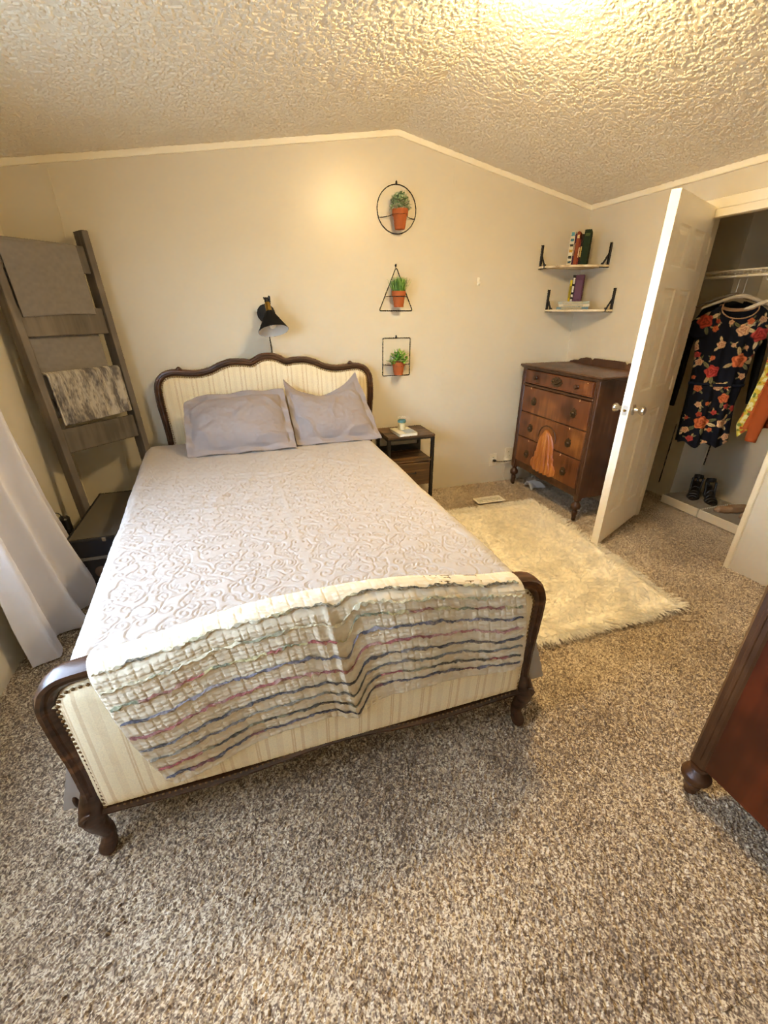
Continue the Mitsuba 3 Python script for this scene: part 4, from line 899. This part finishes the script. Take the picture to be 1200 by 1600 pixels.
# ------------------------------------------------------------------ outlets, cords
def outlet(x, z, w, h, lab):
    k = thing('wall_outlet', lab, 'outlet')
    add(k + '__plate', box2((x - w / 2, W - .006, z - h / 2), (x + w / 2, W, z + h / 2), .002), 'white_plastic', 35)
    for dz in (-.021, .021):
        s = k + '__socket' + ('' if dz < 0 else '_001'); add(s, lathe([(0, 0), (.0155, 0), (.0155, .0015), (0, .002)], 20, (x, W - .006, z + dz), (0, -1, 0)), 'white_plastic', 40)
        for dx in (-.006, .006): add(s + '__slot', box((x + dx, W - .0082, z + dz + .003), (.0022, .001, .008)), 'black_metal', False)
    add(k + '__screw', lathe([(0, 0), (.003, 0), (0, .0012)], 8, (x, W - .006, z), (0, -1, 0)), 'steel', 40)
outlet(2.141, .216, .072, .118, 'white wall outlet with a black cord plugged in, left of the chest of drawers')
outlet(2.300, .256, .080, .122, 'white wall outlet partly hidden behind the chest of drawers')
k = thing('outlet_cord', 'black power cord plugged into the left outlet, running behind the chest', 'cord')
add(k + '__plug', box((2.146, W - .022, .212), (.022, .028, .022), .004), 'black_metal', 35)
add(k + '__cable', tube(sm([(2.146, W - .034, .212), (2.18, W - .050, .207), (2.26, W - .055, .207), (2.36, W - .05, .21), (2.5, W - .05, .12), (2.55, W - .05, .02)], 40), .0032, 7), 'black_metal', True)
k = thing('phone_charger', 'white charger with a loose cord in the outlet behind the chest', 'charger')
add(k + '__plug', box((2.285, W - .026, .200), (.034, .036, .034), .005), 'white_plastic', 35)
add(k + '__cable', tube(sm([(2.285, W - .044, .190), (2.25, W - .035, .178), (2.22, W - .02, .185), (2.255, W - .03, .15), (2.25, W - .03, .06), (2.262, W - .05, .012)], 40), .002, 6), 'white_plastic', True)
m, _, _ = grid(26, 20, lambda u, v: np.stack([2.36 + .14 * u, 3.00 + .12 * v + .02 * np.sin(u * 5), .006 + .055 * np.abs(np.sin(u * 5 + v * 3)) * np.sin(np.pi * np.clip(v, .05, .95)) + .02 * meshkit.noise(np.stack([u * 6, v * 6, 0 * u], -1), 3)], -1))
add('crumpled_cloth', thick(m, .003, 26, 20), 'vc_cloth', 50, color=np.tile(lin('d9d6d0'), (26 * 20 * 2, 1)) if False else 'd9d6d0', label='white crumpled cloth on the carpet under the chest of drawers', cat='cloth')
# ------------------------------------------------------------------ closet: rod, shelf, clothes, shoes
def wire_shelf():
    k = thing('wire_shelf', 'white wire closet shelf with hanging rod above the clothes', 'shelf')
    xf, z, ya, yb = 3.10, 1.70, .92, 2.715
    add(k + '__hang_rod', tube([(xf, ya, z - .035), (xf, yb, z - .035)], .008, 10), 'white_wire', 40)
    add(k + '__front_rail', cat_([tube([(xf, ya, z), (xf, yb, z)], .0045, 8), tube([(CX - .01, ya, z), (CX - .01, 2.48, z)], .0045, 8), tube([(3.38, ya, z - .006), (3.38, yb, z - .006)], .004, 8)]), 'white_wire', 40)
    ws = []
    for y in np.arange(ya + .02, yb, .0254): ws.append(tube([(xf, y, z - .03), (xf, y, z + .003), (xf + .004, y, z + .004), ((CX - .004) if y < 2.47 else 3.384, y, z + .004)], .0017, 5))
    add(k + '__wire', cat_(ws), 'white_wire', 40, kind='stuff')
    for y in (1.2, 2.15): add(k + '__support_arm', tube([(xf + .01, y, z - .005), (CX, y, z - .30)], .005, 7), 'white_wire', 40)
wire_shelf()
GU = np.array([.77, -.638, 0]); GU /= np.linalg.norm(GU); GN = np.array([-.638, -.77, 0]); GN /= np.linalg.norm(GN)   # GN towards the room
def hanger(O, z, lab, col='cfc0a6'):
    k = thing('clothes_hanger', lab, 'hanger', 'hangers on the closet rod')
    O = np.array(O, float); rodz = 1.665
    q = np.linspace(-.6, 3.6, 20); hk = [O * [1, 1, 0] + np.array([0, 0, z]), O * [1, 1, 0] + [0, 0, rodz - .02]]
    hook = np.vstack([hk, np.array([O * [1, 1, 0] + GN * 0 + np.array([.014 * math.cos(t), 0, rodz + .004 + .014 * math.sin(t)]) for t in np.linspace(-1.2, 3.6, 16)])])
    add(k + '__hook', tube(hook, .0022, 7), 'steel', 40)
    s = np.linspace(-1, 1, 31); pts = O * [1, 1, 0] + GU * (s * .205)[:, None]; pts[:, 2] = z - .075 * np.abs(s) ** 1.35
    add(k + '__arms', tube(pts, .006 + .008 * (1 - np.abs(s)), 10), 'vc_satin', True, color=col)
DO = np.array([3.1, 2.2, 0])
hanger(DO, 1.552, 'cream hanger holding the navy floral dress')
def garment(O, zlev, sL, sR, hem, top, d, nu, nv, folds, seed, close=True):
    """hollow cloth tube hanging in the plane of GU; sL, sR(z): edges; hem(s), top(a): lower and upper edges; d(a, v): half depth"""
    def fn(u, v):
        th = u * 2 * np.pi; a = np.cos(th)                     # -1..1 across
        z0 = hem(a); z1 = top(a, np.sin(th)); z = z0 + (z1 - z0) * v
        l, r = np.interp(z, zlev, sL), np.interp(z, zlev, sR)
        s = (l + r) / 2 + a * (r - l) / 2
        n = np.sin(th) * d(a, v) + folds * (np.sin(s * 55 + seed + 2 * z) + .5 * np.sin(s * 117 + 5 * z)) * (1 - v) ** .7 * np.abs(np.sin(th)) ** .5
        return O + s[..., None] * GU + n[..., None] * GN + z[..., None] * np.array([0, 0, 1.])
    return grid(nu, nv, fn)
ZD = [.56, .63, .88, 1.04, 1.2, 1.296, 1.31, 1.36, 1.42, 1.49, 1.55]
SL = [-.118, -.120, -.136, -.144, -.166, -.190, -.220, -.252, -.240, -.215, -.16]; SR = [.184, .184, .150, .162, .160, .190, .222, .265, .255, .225, .16]
def dress():
    nu, nv = 380, 330
    m, u, v = garment(DO, ZD, SL, SR, lambda a: .598 + .018 * np.sin(a * 7 + 1) + .012 * a, lambda a, b: np.where(np.abs(a) < .46, 1.505 - np.where(b > 0, .085, .035) * np.sqrt(np.clip(1 - (a / .46) ** 2, 0, 1)), 1.505 - .11 * (np.abs(a) - .46) / .54), lambda a, v: .050 + .02 * (1 - v) - .022 * np.clip((v - .8) / .2, 0, 1), nu, nv, .014, 2)
    P = np.array(m.vertices); s = (P - DO) @ GU; z = P[:, 2]; back = (P - DO) @ GN < -.005
    col = np.tile(lin('15161e'), (len(P), 1))
    R_ = [(-.164, 1.404, .040, 0), (.053, 1.353, .034, 1), (.149, 1.328, .042, 2), (-.043, 1.266, .024, 1), (.082, 1.17, .042, 3), (-.052, 1.097, .038, 2), (-.133, 1.152, .022, 1), (-.181, 1.241, .024, 1), (-.07, 1.182, .014, 3), (.01, 1.002, .026, 1), (-.099, .984, .022, 3), (.13, 1.071, .020, 1), (.06, .928, .030, 3), (-.071, .877, .018, 1), (-.024, .756, .042, 3), (.095, .76, .030, 1), (.031, .829, .016, 2), (.141, 1.416, .020, 1), (-.10, .691, .022, 1), (-.063, .637, .020, 2), (.149, .664, .024, 1), (.03, .613, .018, 1), (.20, 1.25, .026, 1), (.036, .71, .014, 3), (-.02, 1.40, .014, 1), (.10, 1.25, .012, 1), (.22, 1.36, .03, 3), (.14, .86, .02, 2)]
    g2_ = np.random.default_rng(12)
    for _ in range(40):
        q = (g2_.uniform(-.2, .22), g2_.uniform(.62, 1.45))
        if min(math.hypot(q[0] - w[0], q[1] - w[1]) - w[2] for w in R_) > .018: R_.append((*q, g2_.uniform(.011, .019), int(g2_.integers(4))))
    pal = [('5e1c12', 'b8482e'), ('a0623c', 'e8b888'), ('74181a', 'c84e42'), ('94341a', 'e07c4c')]
    g = np.random.default_rng(3)
    for (a, b, r, c) in R_:      # leaves
        for j in range(g.integers(2, 5)):
            th = g.uniform(0, 6.28); dx, dy = s - a - np.cos(th) * r * 1.45, z - b - np.sin(th) * r * 1.45
            al = dx * np.cos(th) + dy * np.sin(th); ac = -dx * np.sin(th) + dy * np.cos(th); L = r * .75
            k = (np.abs(al) < L) & (np.abs(ac) < L * .36 * (1 - (al / L) ** 2))
            col[k] = lin(['b89c6c', '7f7850', 'dcc08e', '64623f'][g.integers(4)]) * np.where(np.abs(ac[k]) < L * .05, .5, 1)[:, None]
    for (a, b, r, c) in R_:
        dx, dy = s - a, z - b; rr = np.hypot(dx, dy) / r; th = np.arctan2(dy, dx)
        k = rr < 1 + .12 * np.cos(th * 5 + a * 60)
        t = .5 + .5 * np.sin(rr * 11 + 2.1 * np.sin(th * 3 + a * 40) + th * 1.0); t = np.clip(t * .75 + .35 * rr, 0, 1)
        d_, l_ = lin(pal[c][0]), lin(pal[c][1]); col[k] = (d_ * (1 - t[:, None]) + l_ * t[:, None])[k]
    nm = thing('floral_dress', 'navy short-sleeved dress with coral and peach roses hanging in the closet', 'dress')
    m2 = trimesh.Trimesh(P, np.array(m.faces), process=False)
    add(nm + '__cloth', m2, 'vc_cloth', True, color=col)
    # neckline facing and waist tie
    a = np.linspace(-.46, .46, 40); l, r = -.215, .225
    def nk(sgn, dz): 
        z = 1.505 - dz * np.sqrt(np.clip(1 - (a / .46) ** 2, 0, 1)); ll, rr2 = np.interp(z, ZD, SL), np.interp(z, ZD, SR)
        th = np.arccos(a); return DO + ((ll + rr2) / 2 + a * (rr2 - ll) / 2)[:, None] * GU + (sgn * np.sin(th) * .030)[:, None] * GN + z[:, None] * np.array([0, 0, 1.])
    add(nm + '__neckline', cat_([tube(nk(1, .085), .004, 7), tube(nk(-1, .035), .006, 7, flat=2.0)]), 'vc_cloth', True, color='b08a68')
    z = np.full(40, 1.015); th = np.linspace(0, 2 * np.pi, 60, endpoint=False); aa = np.cos(th)
    add(nm + '__waistband', tube(DO + (.008 + aa * .158)[:, None] * GU + (np.sin(th) * .063)[:, None] * GN + np.array([0, 0, 1.012]) + 0 * aa[:, None], .006, 7, closed=True, flat=1.6), 'vc_cloth', True, color='1b1e2a')
dress()
OB = np.array([3.165, 2.293, 0])
hanger(OB, 1.562, 'hanger of the black garment behind the floral dress', '8a7a66')
def black_top():
    nm = thing('black_dress', 'black long-sleeved garment hanging behind the floral dress', 'dress')
    zz = [.55, .9, 1.1, 1.3, 1.45, 1.56]; m, u, v = garment(OB, zz, [-.10, -.11, -.12, -.14, -.17, -.12], [.16, .15, .15, .16, .18, .12], lambda a: .572 + .01 * np.sin(a * 6), lambda a, b: 1.545 - .05 * np.abs(a) - .02 * (np.abs(a) < .4), lambda a, v: .022 + 0 * v, 120, 60, .006, 5)
    add(nm + '__cloth', m, 'vc_cloth', True, color='12110f')
    def sleeve(q, r): return tube(sm(q, 26), np.interp(np.linspace(0, 1, 26), [0, .3, .7, 1], r), 16, flat=.45)
    f = lambda s, z, n=0.0: OB + GU * s + GN * n + np.array([0, 0, z])
    add(nm + '__sleeve', sleeve([f(-.10, 1.475), f(-.165, 1.40), f(-.185, 1.25), f(-.185, 1.03, .02), f(-.190, .838, .03)], [.05, .055, .042, .034]), 'vc_cloth', True, color='14120f')
    add(nm + '__sleeve', sleeve([f(.11, 1.475), f(.19, 1.40), f(.235, 1.25), f(.255, 1.05, -.005), f(.275, .875, -.005)], [.05, .055, .045, .036]), 'vc_cloth', True, color='14120f')
    for s, z0, z1 in ((-.120, .70, .235), (.134, .66, .41)):
        q = np.linspace(0, 1, 40); P = f(0, 0, .01) + GU * (s - .006 * q)[:, None] + np.array([0, 0, 1.]) * (z0 + (z1 - z0) * q)[:, None]
        c = np.repeat(np.where(np.random.default_rng(2).uniform(size=40) > .35, 1, 0), 6); c = np.append(c, [1, 1]); tb = tube(P, .0055, 6, flat=.4)
        add(nm + '__tie', tb, 'vc_cloth', True, color=np.where(c[:, None] > 0, lin('241c14'), lin('7a6a54')), label='thin dark speckled tie dangling below the hem')
black_top()
OR = np.array([3.1, 1.90, 0]); hanger(OR, 1.55, 'hanger nearest the right door jamb')
OY = np.array([3.140, 1.948, 0]); hanger(OY, 1.55, 'hanger of the yellow patterned garment')
def rust():
    nm = thing('rust_garment', 'rust orange garment hanging at the right side of the closet', 'garment')
    zz = [.70, .78, .90, 1.04, 1.12, 1.3, 1.5]; m, u, v = garment(OR, zz, [.005, -.030, -.008, .006, .016, .0, .02], [.16, .22, .28, .32, .34, .36, .30], lambda a: .765 + .03 * (a + 1), lambda a, b: 1.50 - .05 * np.abs(a), lambda a, v: .035 + 0 * v, 140, 70, .008, 1)
    add(nm + '__cloth', m, 'vc_cloth', True, color='b0542a')
    f = lambda s, z: OR + GU * s + GN * .045 + np.array([0, 0, z])
    add(nm + '__sleeve', tube(sm([f(.09, 1.40), f(.06, 1.15), f(.035, .95), f(.022, .70)], 24), np.interp(np.linspace(0, 1, 24), [0, .6, 1], [.06, .05, .034]), 14, flat=.5), 'vc_cloth', True, color='a84e26')
    ny = thing('yellow_garment', 'yellow floral garment showing beside the rust one in the closet', 'garment')
    zz = [.66, .78, .90, 1.04, 1.12, 1.3, 1.5]; m, u, v = garment(OY, zz, [-.010, -.046, -.024, -.010, .00, -.01, .02], [.12, .18, .22, .26, .30, .30, .28], lambda a: .70 + .10 * (a + 1), lambda a, b: 1.50 - .05 * np.abs(a), lambda a, v: .03 + 0 * v, 260, 160, .008, 4)
    P = np.array(m.vertices); n1 = meshkit.fbm(P * 38, 2, 3); n2 = meshkit.noise(P * 55, 8)
    c = np.tile(lin('cfb23a'), (len(P), 1)); c[n1 > .56] = lin('e8dc9a'); c[n2 > .72] = lin('6f7a34'); c[(n1 < .36)] = lin('b5502c')
    add(ny + '__cloth', m, 'vc_cloth', True, color=c)
rust()
def shoe_rack(y0, y1, lab):
    k = thing('shoe_rack', lab, 'shoe rack', 'low shoe racks on the closet floor'); x0, x1, z = 3.255, 3.62, .070
    add(k + '__front_panel', box2((x0, y0, .004), (x0 + .012, y1, z), .002), 'white_wire', 35)
    add(k + '__side_panel', box2((x0, y0, .004), (x1, y0 + .006, z - .004), .001), 'white_wire', 35); add(k + '__side_panel', box2((x0, y1 - .006, .004), (x1, y1, z - .004), .001), 'white_wire', 35)
    for i in range(15): x = x0 + .02 + i * (x1 - x0 - .03) / 14; add(k + '__slat', box2((x - .0065, y0, z - .012), (x + .0065, y1, z - .001), .002), 'vc_satin', False, color='8f836e')
shoe_rack(2.135, 2.455, 'white low shoe rack with a slatted top under the black sandals'); shoe_rack(1.55, 2.125, 'white low shoe rack with a slatted top under the tan flats')
def shoe(o, ang, kind, lab):
    d = np.array([math.cos(ang), math.sin(ang), 0]); s = np.array([-d[1], d[0], 0]); o = np.array(o, float); z3 = np.array([0, 0, 1.])
    heel = .085 if kind == 'heel' else .012; L = .235
    prof = lambda t: heel * np.clip((.62 - t) / .5, 0, 1) ** 1.1 * 1.0 + (.006)
    wid = lambda t: np.interp(t, [0, .06, .25, .5, .75, .93, 1], [.012, .027, .028, .031, .038, .024, .006])
    t = np.linspace(0, 1, 24)
    P = lambda t, a, h: o + d * (L * (t - .5)) + s * a + z3 * h
    sole = skin([[P(q, -wid(q), prof(q) - .005), P(q, wid(q), prof(q) - .005), P(q, wid(q), prof(q) + .007), P(q, -wid(q), prof(q) + .007)] for q in t])
    if kind == 'heel':
        k = thing('sandal', lab, 'sandal', 'black strappy sandals'); col = '17130f'
        add(k + '__sole', sole, 'vc_satin', 35, color='2a2018')
        add(k + '__heel', tube([P(.10, 0, prof(.1)), P(.09, 0, .04), P(.10, 0, .002)], [.024, .017, .015], 14), 'vc_satin', 45, color=col)
        for q, h, wv in ((.88, .026, .011), (.76, .036, .011), (.62, .050, .010), (.50, .062, .010)):
            th = np.linspace(0, np.pi, 16); add(k + '__strap', tube([P(q, wid(q) * 1.02 * math.cos(x), prof(q) + h * math.sin(x)) for x in th], wv * .7, 8, flat=1), 'vc_satin', 45, color=col)
        q = np.linspace(.04, .36, 2); th = np.linspace(0, 2 * np.pi, 28, endpoint=False)
        rings = [[P(.19 + .17 * math.cos(x) * f, .036 * math.sin(x) * f, h + .015 * math.cos(x)) for x in th] for h, f in ((.135, .98), (.150, .95), (.165, .92), (.165, .85), (.150, .88), (.135, .91))]
        add(k + '__ankle_cuff', skin(rings, closed=True), 'vc_satin', 45, color=col)
        add(k + '__heel_strap', tube([P(.06, 0, prof(.06)), P(.03, 0, .115), P(.025, 0, .15)], .009, 8), 'vc_satin', 45, color=col)
        for sg in (-1, 1): add(k + '__side_strap', tube([P(.45, sg * wid(.45), prof(.45)), P(.33, sg * .033, .10), P(.26, sg * .034, .14)], .008, 8), 'vc_satin', 45, color=col)
        for h in (.142,): add(k + '__buckle', box(P(.19, .036, h), (.016, .016, .012), .003), 'brass', 35)
    else:
        k = thing('flat_shoe', lab, 'shoe', 'tan flat shoes'); col = 'a8825a'
        add(k + '__sole', sole, 'vc_satin', 35, color='7a5c40')
        th = np.linspace(0, np.pi, 12); up = skin([[P(q, wid(q) * math.cos(x), prof(q) + (.045 if q > .62 or q < .1 else .038) * math.sin(x) ** .5 * np.interp(q, [0, .05, .9, 1], [.7, 1, .8, .3])) for x in np.linspace(0, np.pi, 12)] for q in np.linspace(.5, 1, 14)])
        add(k + '__upper', up, 'vc_satin', 50, color=col)
        side = []
        for sg in (-1, 1): side.append(skin([[P(q, sg * wid(q), prof(q)), P(q, sg * wid(q), prof(q) + .040), P(q, sg * (wid(q) - .003), prof(q) + .040), P(q, sg * (wid(q) - .003), prof(q))] for q in np.linspace(.01, .55, 14)]))
        add(k + '__collar', cat_(side), 'vc_satin', 50, color=col)
shoe((3.46, 2.345, .070), 3.75, 'heel', 'left black strappy heeled sandal on the slatted rack'); shoe((3.49, 2.235, .070), 4.05, 'heel', 'right black strappy heeled sandal on the slatted rack')
shoe((3.44, 2.02, .070), 2.7, 'flat', 'tan flat shoe next to the black sandals'); shoe((3.50, 1.88, .070), 2.8, 'flat', 'tan flat shoe nearest the door jamb')
